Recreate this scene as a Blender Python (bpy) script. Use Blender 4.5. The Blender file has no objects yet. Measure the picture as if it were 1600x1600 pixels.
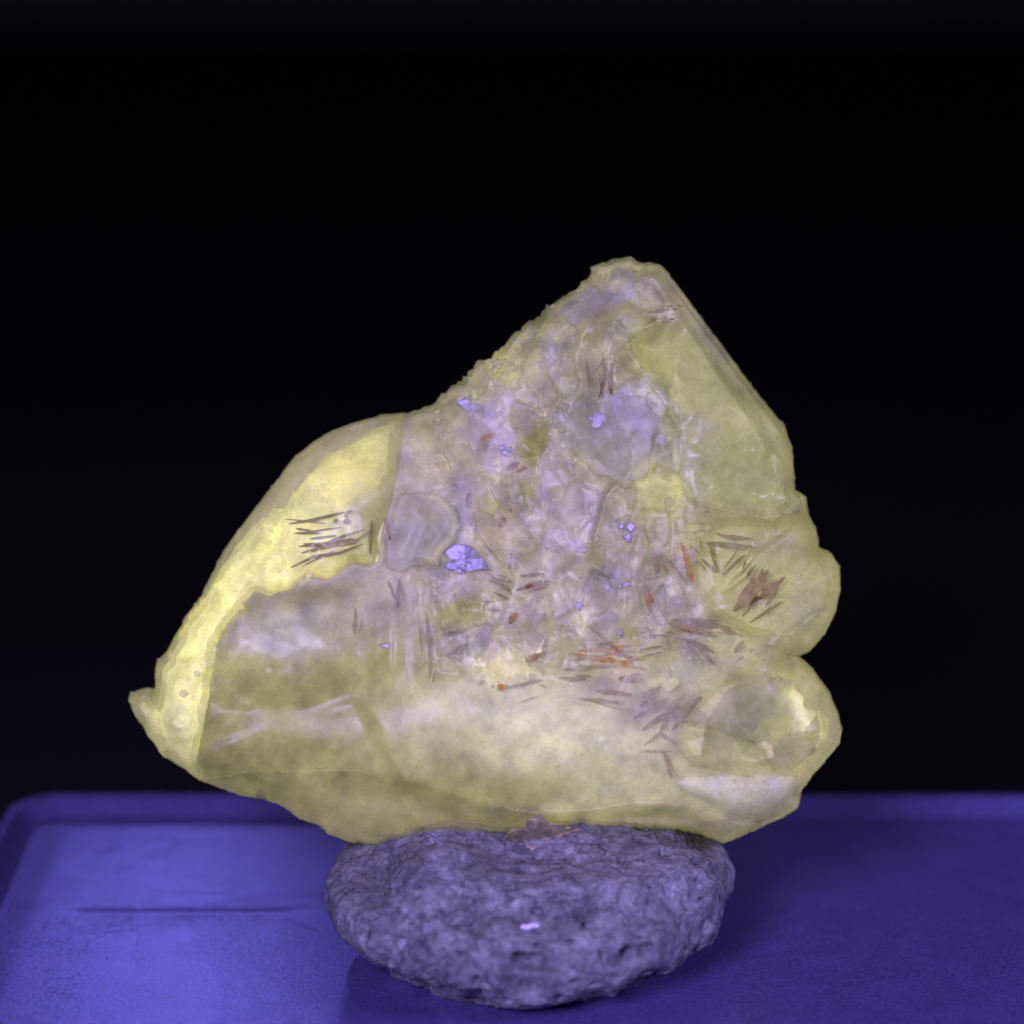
import bpy, math, random
import numpy as np
from mathutils import Vector, Matrix

random.seed(7)
SC = bpy.context.scene
COL = SC.collection

# ------------------------------------------------------------------ camera
U = 5e-5                      # metres per photograph pixel at the crystal (8 cm across the frame)
D = 0.25                      # camera distance
PITCH = math.radians(14.0)
cp, sp = math.cos(PITCH), math.sin(PITCH)
FWD = Vector((0, cp, -sp)); UP = Vector((0, sp, cp)); RT = Vector((1, 0, 0))
TGT = UP * (680 * U)          # middle of the picture; the tray floor passes through the origin
CAM = TGT - FWD * D

cam_d = bpy.data.cameras.new('camera')
cam_d.sensor_width = 36.0
cam_d.lens = 36.0 * D / (1600 * U)
cam_d.clip_start = 0.005; cam_d.clip_end = 20
cam_d.dof.use_dof = True
cam_d.dof.focus_distance = D - 0.006
cam_d.dof.aperture_fstop = 16
cam = bpy.data.objects.new('camera', cam_d); COL.objects.link(cam)
cam.matrix_world = Matrix((( RT.x, UP.x, -FWD.x, CAM.x), (RT.y, UP.y, -FWD.y, CAM.y),
                           (RT.z, UP.z, -FWD.z, CAM.z), (0, 0, 0, 1)))
SC.camera = cam

# ------------------------------------------------------------------ dark room, ultraviolet torches and an added side fill
W = bpy.data.worlds.new('World'); SC.world = W; W.use_nodes = True
W.node_tree.nodes['Background'].inputs[0].default_value = (0.55, 0.5, 1.0, 1)
W.node_tree.nodes['Background'].inputs[1].default_value = 0.004
UV = (0.60, 0.50, 1.0)
def area_lamp(name, loc, target, size, power, color=UV, spread=math.pi):
    l = bpy.data.lights.new(name, 'AREA'); l.shape = 'DISK'; l.size = size
    l.energy = power; l.color = color; l.spread = spread
    o = bpy.data.objects.new(name, l); COL.objects.link(o); o.location = loc
    o.rotation_euler = (Vector(target) - Vector(loc)).to_track_quat('-Z', 'Y').to_euler()
    return o
L_FRONT = Vector((-0.080, -0.245, 0.135))
area_lamp('torch_front', L_FRONT, (0, 0, 0.03), 0.09, 0.92)
L_BACK = Vector((-0.061, 0.30, 0.135))
area_lamp('torch_behind', L_BACK, (-0.030, -0.008, 0.0), 0.024, 0.00066, (0.24, 0.20, 1.0), math.radians(16))
L_SIDE = Vector((0.20, -0.10, 0.12))
area_lamp('side_fill', L_SIDE, (0.01, 0, 0.03), 0.06, 0.34)  # added fill from the right to brighten tray and facets, not a real torch

SC.view_settings.view_transform = 'Standard'
SC.view_settings.look = 'None'
SC.view_settings.exposure = 0.0
SC.view_settings.gamma = 1.0
SC.cycles.use_denoising = True
SC.cycles.use_adaptive_sampling = True
SC.cycles.adaptive_threshold = 0.02
SC.cycles.max_bounces = 8
SC.cycles.transparent_max_bounces = 16
SC.cycles.caustics_reflective = False
SC.cycles.caustics_refractive = False

# ------------------------------------------------------------------ helpers
def tag(o, label=None, cat=None, group=None, kind=None):
    if label: o['label'] = label
    if cat: o['category'] = cat
    if group: o['group'] = group
    if kind: o['kind'] = kind
    return o

def link_mesh(name, verts, faces, mat, parent=None, smooth=True):
    me = bpy.data.meshes.new(name)
    me.from_pydata([tuple(v) for v in verts], [], [tuple(f) for f in faces])
    me.update()
    me.polygons.foreach_set('use_smooth', [smooth] * len(me.polygons))
    if mat: me.materials.append(mat)
    o = bpy.data.objects.new(name, me); COL.objects.link(o)
    if parent: o.parent = parent
    return o

_rs = np.random.RandomState(11)
_PERM = _rs.rand(64, 64, 64)
def noise3(x, y, z):
    """smooth value noise, 0..1"""
    xi = np.floor(x).astype(int); yi = np.floor(y).astype(int); zi = np.floor(z).astype(int)
    fx = x - xi; fy = y - yi; fz = z - zi
    fx = fx*fx*(3-2*fx); fy = fy*fy*(3-2*fy); fz = fz*fz*(3-2*fz)
    def P(a, b, c): return _PERM[a % 64, b % 64, c % 64]
    r = 0
    for a in (0, 1):
        for b in (0, 1):
            for c in (0, 1):
                r = r + P(xi+a, yi+b, zi+c) * (fx if a else 1-fx) * (fy if b else 1-fy) * (fz if c else 1-fz)
    return r
def nz(x, y, s, seed=0):               # one octave, -1..1, feature size s
    return noise3(x / s + seed * 7.13, y / s + seed * 3.71, np.zeros_like(x) + seed * 1.37) * 2 - 1
def fbm(x, y, s, seed=0, octv=4, gain=0.5):
    r = 0; a = 1
    for k in range(octv):
        r = r + a * nz(x, y, s / 2**k, seed + k * 5); a *= gain
    return r
def ridged(x, y, s, seed=0, octv=3):
    r = 0; a = 1
    for k in range(octv):
        r = r + a * (1 - 2 * np.abs(nz(x, y, s / 2**k, seed + 9 * k))); a *= 0.5
    return r
def sstep(a, b, x):
    t = np.clip((x - a) / (b - a), 0, 1); return t * t * (3 - 2 * t)
def blob(x, y, cx, cy, rx, ry=None, rot=0):
    ry = ry or rx; c, s = math.cos(rot), math.sin(rot)
    u = (x - cx) * c + (y - cy) * s; v = -(x - cx) * s + (y - cy) * c
    return np.exp(-((u / rx)**2 + (v / ry)**2))

def voronoi(x, y, n, box, seed, ax=1.0, ay=1.0, tilt=0.3, lift=6.0):
    """piecewise planar facets: returns height and the cell edge distance"""
    rs = np.random.RandomState(seed)
    cx = rs.uniform(box[0], box[2], n); cy = rs.uniform(box[1], box[3], n)
    ta = rs.normal(0, tilt, n); tb = rs.normal(0, tilt, n); tc = rs.normal(0, lift, n)
    sh = x.shape; xf = x.ravel(); yf = y.ravel()
    d1 = np.full(xf.shape, 1e9); d2 = d1.copy(); idx = np.zeros(xf.shape, int)
    for i in range(n):
        d = ((xf - cx[i]) / ax)**2 + ((yf - cy[i]) / ay)**2
        m = d < d1
        d2 = np.where(m, d1, np.minimum(d2, d)); idx[m] = i; d1 = np.where(m, d, d1)
    h = ta[idx] * (xf - cx[idx]) + tb[idx] * (yf - cy[idx]) + tc[idx]
    return h.reshape(sh), (np.sqrt(d2) - np.sqrt(d1)).reshape(sh), idx.reshape(sh)

def chaikin(p, n=1):
    p = [np.array(q, float) for q in p]
    for _ in range(n):
        q = []
        for i in range(len(p)):
            a, b = p[i], p[(i + 1) % len(p)]
            q += [a * .75 + b * .25, a * .25 + b * .75]
        p = q
    return p
def rough_poly(p, amp, seg=7, seed=0, smooth=0):
    """subdivide an outline and shake it, as a broken edge is"""
    rs = np.random.RandomState(seed)
    if smooth: p = chaikin(p, smooth)
    out = []
    for i in range(len(p)):
        a = np.array(p[i], float); b = np.array(p[(i + 1) % len(p)], float)
        L = np.hypot(*(b - a)); k = max(1, int(L / seg))
        for j in range(k):
            out.append(a + (b - a) * j / k + (rs.normal(0, amp, 2) if amp else 0))
    return np.array(out)
def poly_sd(poly, x, y):
    """signed distance (inside positive) and nearest point"""
    xf = x.ravel(); yf = y.ravel()
    best = np.full(xf.shape, 1e12); nxp = np.zeros_like(xf); nyp = np.zeros_like(xf)
    ins = np.zeros(xf.shape, bool)
    n = len(poly)
    for i in range(n):
        ax_, ay_ = poly[i]; bx_, by_ = poly[(i + 1) % n]
        dx, dy = bx_ - ax_, by_ - ay_
        t = np.clip(((xf - ax_) * dx + (yf - ay_) * dy) / max(dx*dx + dy*dy, 1e-9), 0, 1)
        px = ax_ + t * dx; py = ay_ + t * dy
        d = (xf - px)**2 + (yf - py)**2
        m = d < best
        best = np.where(m, d, best); nxp = np.where(m, px, nxp); nyp = np.where(m, py, nyp)
        if ay_ != by_:
            c = ((ay_ > yf) != (by_ > yf)) & (xf < (bx_ - ax_) * (yf - ay_) / (by_ - ay_) + ax_)
            ins ^= c
    sd = np.sqrt(best) * np.where(ins, 1, -1)
    return sd.reshape(x.shape), nxp.reshape(x.shape), nyp.reshape(x.shape)

# crystal frame: x right, y down (photo pixels), z towards the viewer, hinged at the crystal's foot on the putty
FOOT = np.array([830.0, 1300.0])
ROOT_LOC = TGT + RT * ((FOOT[0] - 800) * U) + UP * ((800 - FOOT[1]) * U)
def loc(px, py, pz):                 # photo-scale position -> crystal-local metres (local axes = RT, depth, UP)
    return ((px - FOOT[0]) * U, -pz * U, (FOOT[1] - py) * U)

# ------------------------------------------------------------------ materials
def new_mat(name):
    m = bpy.data.materials.new(name); m.use_nodes = True
    nt = m.node_tree; nt.nodes.clear()
    return m, nt, nt.nodes, nt.links
def N(nodes, t, **kw):
    n = nodes.new(t)
    for k, v in kw.items(): setattr(n, k, v)
    return n
def val(n, d):
    for k, v in d.items(): n.inputs[k].default_value = v

def crystal_mat(name, clear=0.0, rough=0.35, sss=0.5, glow_scale=1.0, fine=1.0, scale_mm=1.5, coat=0.2, spec=0.5, patch=0.3, gpatch=0.0, veins=0.0, vol=0.0):
    """mineral: zoned body colour (tint) and zoned yellow fluorescence (glow) read from the mesh, fine grain on top"""
    m, nt, nodes, links = new_mat(name)
    out = N(nodes, 'ShaderNodeOutputMaterial')
    p = N(nodes, 'ShaderNodeBsdfPrincipled')
    a = N(nodes, 'ShaderNodeAttribute', attribute_name='tint')
    g = N(nodes, 'ShaderNodeAttribute', attribute_name='glow')
    tc = N(nodes, 'ShaderNodeTexCoord')
    n1 = N(nodes, 'ShaderNodeTexNoise'); val(n1, {'Scale': 900.0, 'Detail': 6.0, 'Roughness': 0.65, 'Distortion': 0.4})
    n2 = N(nodes, 'ShaderNodeTexNoise'); val(n2, {'Scale': 3800.0, 'Detail': 3.0, 'Roughness': 0.6})
    links.new(tc.outputs['Object'], n1.inputs['Vector']); links.new(tc.outputs['Object'], n2.inputs['Vector'])
    mr = N(nodes, 'ShaderNodeMapRange'); val(mr, {'From Min': 0.3, 'From Max': 0.7, 'To Min': 0.88, 'To Max': 1.12})
    links.new(n1.outputs[0], mr.inputs[0])
    mr2 = N(nodes, 'ShaderNodeMapRange'); val(mr2, {'From Min': 0.3, 'From Max': 0.7, 'To Min': 0.88, 'To Max': 1.12})
    links.new(n2.outputs[0], mr2.inputs[0])
    mu = N(nodes, 'ShaderNodeMath', operation='MULTIPLY'); links.new(mr.outputs[0], mu.inputs[0]); links.new(mr2.outputs[0], mu.inputs[1])
    mix = N(nodes, 'ShaderNodeVectorMath', operation='SCALE')
    links.new(a.outputs['Color'], mix.inputs[0]); links.new(mu.outputs[0], mix.inputs['Scale'])
    vd = N(nodes, 'ShaderNodeVectorMath', operation='MULTIPLY_ADD'); vd.inputs[1].default_value = (0.0022, 0.0022, 0.0022)
    links.new(n1.outputs[1], vd.inputs[0]); links.new(tc.outputs['Object'], vd.inputs[2])
    vo = N(nodes, 'ShaderNodeTexVoronoi'); val(vo, {'Scale': 620.0, 'Randomness': 1.0}); links.new(vd.outputs[0], vo.inputs['Vector'])
    sp_ = N(nodes, 'ShaderNodeSeparateColor'); links.new(vo.outputs['Color'], sp_.inputs[0])
    c1 = N(nodes, 'ShaderNodeMapRange'); val(c1, {'To Min': 1 - 0.16 * patch, 'To Max': 1 + 0.16 * patch}); links.new(sp_.outputs[0], c1.inputs[0])
    c2 = N(nodes, 'ShaderNodeMapRange'); val(c2, {'To Min': 1 - 0.38 * patch, 'To Max': 1 + 0.38 * patch}); links.new(sp_.outputs[1], c2.inputs[0])
    def by_crisp(src):
        x_ = N(nodes, 'ShaderNodeMix'); x_.data_type = 'FLOAT'; x_.inputs[2].default_value = 1.0
        links.new(a.outputs['Alpha'], x_.inputs[0]); links.new(src, x_.inputs[3]); return x_
    c1, c2 = by_crisp(c1.outputs[0]), by_crisp(c2.outputs[0])
    c2m = N(nodes, 'ShaderNodeMath', operation='MULTIPLY'); links.new(c1.outputs[0], c2m.inputs[0]); links.new(c2.outputs[0], c2m.inputs[1])
    cv = N(nodes, 'ShaderNodeCombineXYZ'); links.new(c1.outputs[0], cv.inputs[0]); links.new(c1.outputs[0], cv.inputs[1]); links.new(c2m.outputs[0], cv.inputs[2])
    vm = N(nodes, 'ShaderNodeVectorMath', operation='MULTIPLY'); links.new(mix.outputs[0], vm.inputs[0]); links.new(cv.outputs[0], vm.inputs[1])
    links.new(vm.outputs[0], p.inputs['Base Color'])
    m.cycles.emission_sampling = 'NONE'
    val(p, {'Roughness': rough, 'IOR': 1.5, 'Subsurface Weight': sss, 'Subsurface Scale': scale_mm * 1e-3,
            'Coat Weight': coat, 'Coat Roughness': 0.12, 'Specular IOR Level': spec})
    p.inputs['Subsurface Radius'].default_value = (1.0, 0.9, 0.5)
    rr = N(nodes, 'ShaderNodeMapRange'); val(rr, {'From Min': 0.3, 'From Max': 0.7, 'To Min': rough - 0.1, 'To Max': rough + 0.2})
    links.new(n1.outputs[0], rr.inputs[0]); links.new(rr.outputs[0], p.inputs['Roughness'])
    p.inputs['Emission Color'].default_value = (1.0, 0.955, 0.40, 1)
    ge = N(nodes, 'ShaderNodeMath', operation='MULTIPLY'); links.new(g.outputs['Fac'], ge.inputs[0]); links.new(mu.outputs[0], ge.inputs[1])
    gs = N(nodes, 'ShaderNodeMath', operation='MULTIPLY'); links.new(ge.outputs[0], gs.inputs[0]); gs.inputs[1].default_value = glow_scale
    if gpatch:
        gp = N(nodes, 'ShaderNodeMapRange'); val(gp, {'To Min': 1 - 0.75 * gpatch, 'To Max': 1 + 0.75 * gpatch}); links.new(sp_.outputs[2], gp.inputs[0]); gp = by_crisp(gp.outputs[0])
        g2 = N(nodes, 'ShaderNodeMath', operation='MULTIPLY'); links.new(gs.outputs[0], g2.inputs[0]); links.new(gp.outputs[0], g2.inputs[1]); gs = g2
    if veins:
        ve = N(nodes, 'ShaderNodeTexVoronoi', feature='DISTANCE_TO_EDGE'); val(ve, {'Scale': 330.0, 'Randomness': 1.0})
        vd2 = N(nodes, 'ShaderNodeVectorMath', operation='MULTIPLY_ADD'); vd2.inputs[1].default_value = (0.004, 0.004, 0.004)
        links.new(n1.outputs[1], vd2.inputs[0]); links.new(tc.outputs['Object'], vd2.inputs[2]); links.new(vd2.outputs[0], ve.inputs['Vector'])
        vr = N(nodes, 'ShaderNodeMapRange'); val(vr, {'From Min': 0.0, 'From Max': 0.07, 'To Min': 2.4, 'To Max': 1.0}); links.new(ve.outputs[0], vr.inputs[0]); vr = by_crisp(vr.outputs[0])
        vmask = N(nodes, 'ShaderNodeMapRange'); val(vmask, {'From Min': 0.45, 'From Max': 0.62}); links.new(sp_.outputs[1], vmask.inputs[0])
        vx = N(nodes, 'ShaderNodeMix'); vx.data_type = 'FLOAT'; links.new(vmask.outputs[0], vx.inputs[0]); vx.inputs[2].default_value = 1.0; links.new(vr.outputs[0], vx.inputs[3])
        g3 = N(nodes, 'ShaderNodeMath', operation='MULTIPLY'); links.new(gs.outputs[0], g3.inputs[0]); links.new(vx.outputs[0], g3.inputs[1]); gs = g3
    if vol:
        ev = N(nodes, 'ShaderNodeEmission'); ev.inputs[0].default_value = (0.98, 0.95, 0.50, 1); ev.inputs[1].default_value = vol
        links.new(ev.outputs[0], out.inputs['Volume'])
    links.new(gs.outputs[0], p.inputs['Emission Strength'])
    b = N(nodes, 'ShaderNodeBump'); val(b, {'Strength': 0.35 * fine, 'Distance': 0.00022})
    links.new(n1.outputs[0], b.inputs['Height'])
    b2 = N(nodes, 'ShaderNodeBump'); val(b2, {'Strength': 0.25 * fine, 'Distance': 0.00006})
    links.new(n2.outputs[0], b2.inputs['Height']); links.new(b.outputs[0], b2.inputs['Normal'])
    links.new(b2.outputs[0], p.inputs['Normal'])
    if clear > 0:
        t = N(nodes, 'ShaderNodeBsdfTransparent'); t.inputs[0].default_value = (0.97, 0.96, 0.86, 1)
        ms = N(nodes, 'ShaderNodeMixShader')
        cl = N(nodes, 'ShaderNodeMapRange'); val(cl, {'From Min': 0.3, 'From Max': 0.7, 'To Min': min(1, 1 - clear - 0.12), 'To Max': min(1, 1 - clear + 0.12)})
        links.new(n1.outputs[0], cl.inputs[0]); links.new(cl.outputs[0], ms.inputs[0])
        links.new(t.outputs[0], ms.inputs[1]); links.new(p.outputs[0], ms.inputs[2])
        links.new(ms.outputs[0], out.inputs['Surface'])
    else:
        links.new(p.outputs[0], out.inputs['Surface'])
    return m

M_BODY = crystal_mat('crystal_frosted', rough=0.42, sss=0.0, fine=0.25, coat=0.0, spec=0.5, patch=0.5)
M_SKIN = crystal_mat('crystal_skin', clear=0.56, rough=0.25, sss=0.0, fine=0.14, coat=0.0, spec=0.35, patch=0.3, vol=11)
M_INNER = crystal_mat('crystal_inner_fractures', rough=0.45, sss=0.0, fine=0.4, coat=0.0, spec=0.3, patch=1.2, gpatch=0.7, veins=0.8)
M_CORE = crystal_mat('crystal_core', rough=0.45, sss=0.0, fine=0.4, coat=0.0, spec=0.35, patch=0.5, gpatch=0.35)
M_SHELL = crystal_mat('crystal_clear', clear=0.68, rough=0.2, sss=0.0, fine=0.1, coat=0.0, spec=0.4, patch=0.2, vol=33)
M_FACE = crystal_mat('crystal_smooth_face', clear=0.3, rough=0.26, sss=0.0, fine=0.12, coat=0.0, spec=0.45, patch=0.3, vol=17)
M_VEIL = crystal_mat('crystal_cleavage_face', clear=0.6, rough=0.34, sss=0.0, fine=0.2, coat=0.0, spec=0.45, patch=0.4)
M_MILK = crystal_mat('crystal_milky', clear=0.35, rough=0.4, sss=0.0, fine=0.3, coat=0.0, patch=0.4)

def simple_mat(name, col, rough=0.5, sss=0.0, emis=None, nscale=2500.0, amp=0.25, bump=0.3, coat=0.0, metal=0.0, spec=0.5):
    m, nt, nodes, links = new_mat(name)
    out = N(nodes, 'ShaderNodeOutputMaterial'); p = N(nodes, 'ShaderNodeBsdfPrincipled')
    tc = N(nodes, 'ShaderNodeTexCoord'); n1 = N(nodes, 'ShaderNodeTexNoise')
    val(n1, {'Scale': nscale, 'Detail': 5.0, 'Roughness': 0.6}); links.new(tc.outputs['Object'], n1.inputs['Vector'])
    mr = N(nodes, 'ShaderNodeMapRange'); val(mr, {'From Min': 0.3, 'From Max': 0.7, 'To Min': 1 - amp, 'To Max': 1 + amp})
    links.new(n1.outputs[0], mr.inputs[0])
    s = N(nodes, 'ShaderNodeVectorMath', operation='SCALE'); s.inputs[0].default_value = col
    links.new(mr.outputs[0], s.inputs['Scale']); links.new(s.outputs[0], p.inputs['Base Color'])
    val(p, {'Roughness': rough, 'Subsurface Weight': sss, 'Subsurface Scale': 0.001, 'Coat Weight': coat, 'Coat Roughness': 0.1, 'Metallic': metal, 'Specular IOR Level': spec})
    m.cycles.emission_sampling = 'NONE'
    if emis:
        p.inputs['Emission Color'].default_value = (1.0, 0.93, 0.36, 1); p.inputs['Emission Strength'].default_value = emis
    b = N(nodes, 'ShaderNodeBump'); val(b, {'Strength': bump, 'Distance': 0.0001}); links.new(n1.outputs[0], b.inputs['Height'])
    links.new(b.outputs[0], p.inputs['Normal']); links.new(p.outputs[0], out.inputs['Surface'])
    return m

# ------------------------------------------------------------------ the place: dark table, dark backdrop
def plane(name, pts, mat, kind='structure'):
    o = link_mesh(name, pts, [(0, 1, 2, 3)], mat, smooth=False); tag(o, kind=kind); return o
M_DARK = simple_mat('dark_cloth', (0.013, 0.013, 0.015), rough=1.0, nscale=1500, amp=0.5, bump=0.4)
M_DARK.node_tree.nodes['Principled BSDF'].inputs['Specular IOR Level'].default_value = 0.0
TABLE_Z = -0.012
tb = plane('table', [(-1.5, -0.6, TABLE_Z), (1.5, -0.6, TABLE_Z), (1.5, 0.9, TABLE_Z), (-1.5, 0.9, TABLE_Z)], M_DARK)
M_BACK = simple_mat('black_backdrop', (0.055, 0.055, 0.06), rough=1.0, nscale=300, amp=0.5, bump=0.0)
M_BACK.node_tree.nodes['Principled BSDF'].inputs['Specular IOR Level'].default_value = 0.0
bd = plane('backdrop', [(-1.5, 0.897, TABLE_Z - .01), (1.5, 0.897, TABLE_Z - .01), (1.5, 0.897, 1.6), (-1.5, 0.897, 1.6)], M_BACK)

# ------------------------------------------------------------------ plastic tray
m, nt, nodes, links = new_mat('violet_plastic')
out = N(nodes, 'ShaderNodeOutputMaterial'); p = N(nodes, 'ShaderNodeBsdfPrincipled')
tc = N(nodes, 'ShaderNodeTexCoord')
n1 = N(nodes, 'ShaderNodeTexNoise'); val(n1, {'Scale': 260.0, 'Detail': 8.0, 'Roughness': 0.7, 'Distortion': 0.8})
n2 = N(nodes, 'ShaderNodeTexNoise'); val(n2, {'Scale': 2600.0, 'Detail': 4.0, 'Roughness': 0.7})
n3 = N(nodes, 'ShaderNodeTexNoise'); val(n3, {'Scale': 70.0, 'Detail': 3.0, 'Roughness': 0.5})
vo = N(nodes, 'ShaderNodeTexVoronoi', feature='DISTANCE_TO_EDGE'); val(vo, {'Scale': 420.0, 'Randomness': 1.0})
nd = N(nodes, 'ShaderNodeTexNoise'); val(nd, {'Scale': 500.0, 'Detail': 3.0})
links.new(tc.outputs['Object'], nd.inputs['Vector'])
va = N(nodes, 'ShaderNodeVectorMath', operation='MULTIPLY_ADD'); va.inputs[1].default_value = (0.004, 0.004, 0.004)
links.new(nd.outputs[1], va.inputs[0]); links.new(tc.outputs['Object'], va.inputs[2]); links.new(va.outputs[0], vo.inputs['Vector'])
for n in (n1, n2, n3): links.new(tc.outputs['Object'], n.inputs['Vector'])
scr = N(nodes, 'ShaderNodeMapRange'); val(scr, {'From Min': 0.0, 'From Max': 0.05, 'To Min': 1.0, 'To Max': 0.0}); links.new(vo.outputs[0], scr.inputs[0])
msk = N(nodes, 'ShaderNodeMapRange'); val(msk, {'From Min': 0.52, 'From Max': 0.62}); links.new(n3.outputs[0], msk.inputs[0])
scm = N(nodes, 'ShaderNodeMath', operation='MULTIPLY'); links.new(scr.outputs[0], scm.inputs[0]); links.new(msk.outputs[0], scm.inputs[1])
mr = N(nodes, 'ShaderNodeMapRange'); val(mr, {'From Min': 0.3, 'From Max': 0.7, 'To Min': 0.86, 'To Max': 1.14}); links.new(n1.outputs[0], mr.inputs[0])
mr2 = N(nodes, 'ShaderNodeMapRange'); val(mr2, {'From Min': 0.3, 'From Max': 0.7, 'To Min': 0.7, 'To Max': 1.3}); links.new(n2.outputs[0], mr2.inputs[0])
mu = N(nodes, 'ShaderNodeMath', operation='MULTIPLY'); links.new(mr.outputs[0], mu.inputs[0]); links.new(mr2.outputs[0], mu.inputs[1])
s = N(nodes, 'ShaderNodeVectorMath', operation='SCALE'); s.inputs[0].default_value = (0.074, 0.066, 0.245)
links.new(mu.outputs[0], s.inputs['Scale']); links.new(s.outputs[0], p.inputs['Base Color'])
rr = N(nodes, 'ShaderNodeMapRange'); val(rr, {'From Min': 0.3, 'From Max': 0.7, 'To Min': 0.15, 'To Max': 0.23}); links.new(n1.outputs[0], rr.inputs[0])
links.new(rr.outputs[0], p.inputs['Roughness'])
val(p, {'Specular IOR Level': 0.4})
p.inputs['Specular Tint'].default_value = (0.55, 0.5, 1.0, 1)
p.inputs['Subsurface Radius'].default_value = (0.4, 0.4, 1.0)
b = N(nodes, 'ShaderNodeBump'); val(b, {'Strength': 0.22, 'Distance': 0.0002}); links.new(n1.outputs[0], b.inputs['Height'])
b2 = N(nodes, 'ShaderNodeBump'); val(b2, {'Strength': 0.45, 'Distance': 0.00008}); links.new(n2.outputs[0], b2.inputs['Height']); links.new(b.outputs[0], b2.inputs['Normal'])
b3 = N(nodes, 'ShaderNodeBump'); val(b3, {'Strength': 0.35, 'Distance': 0.00008}); b3.invert = True
links.new(scm.outputs[0], b3.inputs['Height']); b3.inputs['Strength'].default_value = 0.2; links.new(b2.outputs[0], b3.inputs['Normal'])
links.new(b3.outputs[0], p.inputs['Normal']); links.new(p.outputs[0], out.inputs['Surface'])
M_TRAY = m

def ray_to_z(px, py, z):
    d = FWD * D + RT * ((px - 800) * U) + UP * ((800 - py) * U)
    t = (z - CAM.z) / d.z
    return CAM + d * t
def tray_ring(inset, z):
    """rounded rectangle, corner bevelled as seen at the back left"""
    c = ray_to_z(40, 1242, 0.00145)
    x0, y1 = c.x - 0.0012 + inset, c.y + 0.0004 - inset
    x1, y0 = 0.075 - inset, -0.085 + inset
    r = max(0.0045 - inset * 0.7, 0.0012)
    pts = []
    for (cx, cy, a0) in ((x1 - r, y1 - r, 0), (x0 + r, y1 - r, 90), (x0 + r, y0 + r, 180), (x1 - r, y0 + r, 270)):
        for k in range(9):
            a = math.radians(a0 + 90 * k / 8); pts.append((cx + r * math.cos(a), cy + r * math.sin(a), z))
    return pts
tray = bpy.data.objects.new('plastic_tray', None); COL.objects.link(tray)
tag(tray, 'glossy violet-blue plastic tray with low rounded rim under the putty and crystal', 'tray')
prof = [(-0.0009, TABLE_Z + 0.0006), (-0.0007, -0.004), (-0.0003, 0.0006), (0.0000, 0.0012), (0.0003, 0.00145), (0.0006, 0.00145),
        (0.0010, 0.0012), (0.0015, 0.0007), (0.0020, 0.00025), (0.0026, 0.0)]
V = []; F = []
for (i, z) in prof: V += tray_ring(i, z)
n = 36
for r in range(len(prof) - 1):
    for k in range(n):
        F.append((r*n + k, r*n + (k+1) % n, (r+1)*n + (k+1) % n, (r+1)*n + k))
link_mesh('rim', V, F, M_TRAY, tray)
# floor panel with a faint moulded step line crossing it (a ledge of two tenths of a millimetre)
stepY = ray_to_z(300, 1421, 0).y
ring = tray_ring(0.0026, 0.0)
xs = [q[0] for q in ring]; ys = [q[1] for q in ring]
fx0, fx1, fy0, fy1 = min(xs) - .0004, max(xs) + .0004, min(ys) - .0004, max(ys) + .0004
gx = np.linspace(fx0, fx1, 90)
gy = np.concatenate([np.linspace(fy0, stepY - .0015, 60), stepY + np.array([-.0009, -.0004, -.00015, -.00005, .00005, .0002, .0006]), np.linspace(stepY + .0015, fy1, 40)])
V = []; F = []
for yy in gy:
    for xx in gx:
        t = min(max((yy - (stepY - .00025)) / .0003, 0), 1)
        wob = 0.000006 * math.sin(xx * 700) * math.sin(yy * 530 + 1)
        lip = 0.00008 * math.exp(-((yy - stepY) / .0002)**2) * (0.6 + 0.4 * math.sin(xx * 3100 + 2 * math.sin(xx * 900)))
        edge = min(xx - fx0, fx1 - xx, yy - fy0, fy1 - yy) < 0.002
        on = 1.0 if -0.0345 < xx < -0.018 else 0.0
        V.append((xx, yy, -0.0001 if edge else (wob + on * (lip - 0.0001 * (1 - t) * math.exp(-((yy - stepY) / .0015)**2)))))
nx = len(gx)
for j in range(len(gy) - 1):
    for i in range(nx - 1):
        F.append((j*nx + i, j*nx + i + 1, (j+1)*nx + i + 1, (j+1)*nx + i))
link_mesh('tray_floor', V, F, M_TRAY, tray)

# ------------------------------------------------------------------ putty lump
m, nt, nodes, links = new_mat('grey_putty')
out = N(nodes, 'ShaderNodeOutputMaterial'); p = N(nodes, 'ShaderNodeBsdfPrincipled')
tc = N(nodes, 'ShaderNodeTexCoord')
n1 = N(nodes, 'ShaderNodeTexNoise'); val(n1, {'Scale': 950.0, 'Detail': 8.0, 'Roughness': 0.72, 'Distortion': 0.8})
n2 = N(nodes, 'ShaderNodeTexNoise'); val(n2, {'Scale': 2600.0, 'Detail': 4.0, 'Roughness': 0.7})
vo = N(nodes, 'ShaderNodeTexVoronoi'); val(vo, {'Scale': 520.0, 'Randomness': 1.0})
for n_ in (n1, n2, vo): links.new(tc.outputs['Object'], n_.inputs['Vector'])
cr = N(nodes, 'ShaderNodeValToRGB')
cr.color_ramp.elements[0].position = 0.36; cr.color_ramp.elements[0].color = (0.085, 0.083, 0.125, 1)
cr.color_ramp.elements[1].position = 0.66; cr.color_ramp.elements[1].color = (0.33, 0.325, 0.42, 1)
links.new(n1.outputs[0], cr.inputs[0])
nb = N(nodes, 'ShaderNodeTexNoise'); val(nb, {'Scale': 260.0, 'Detail': 4.0, 'Roughness': 0.6}); links.new(tc.outputs['Object'], nb.inputs['Vector'])
mb = N(nodes, 'ShaderNodeMapRange'); val(mb, {'From Min': 0.35, 'From Max': 0.65, 'To Min': 0.72, 'To Max': 1.25}); links.new(nb.outputs[0], mb.inputs[0])
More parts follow.
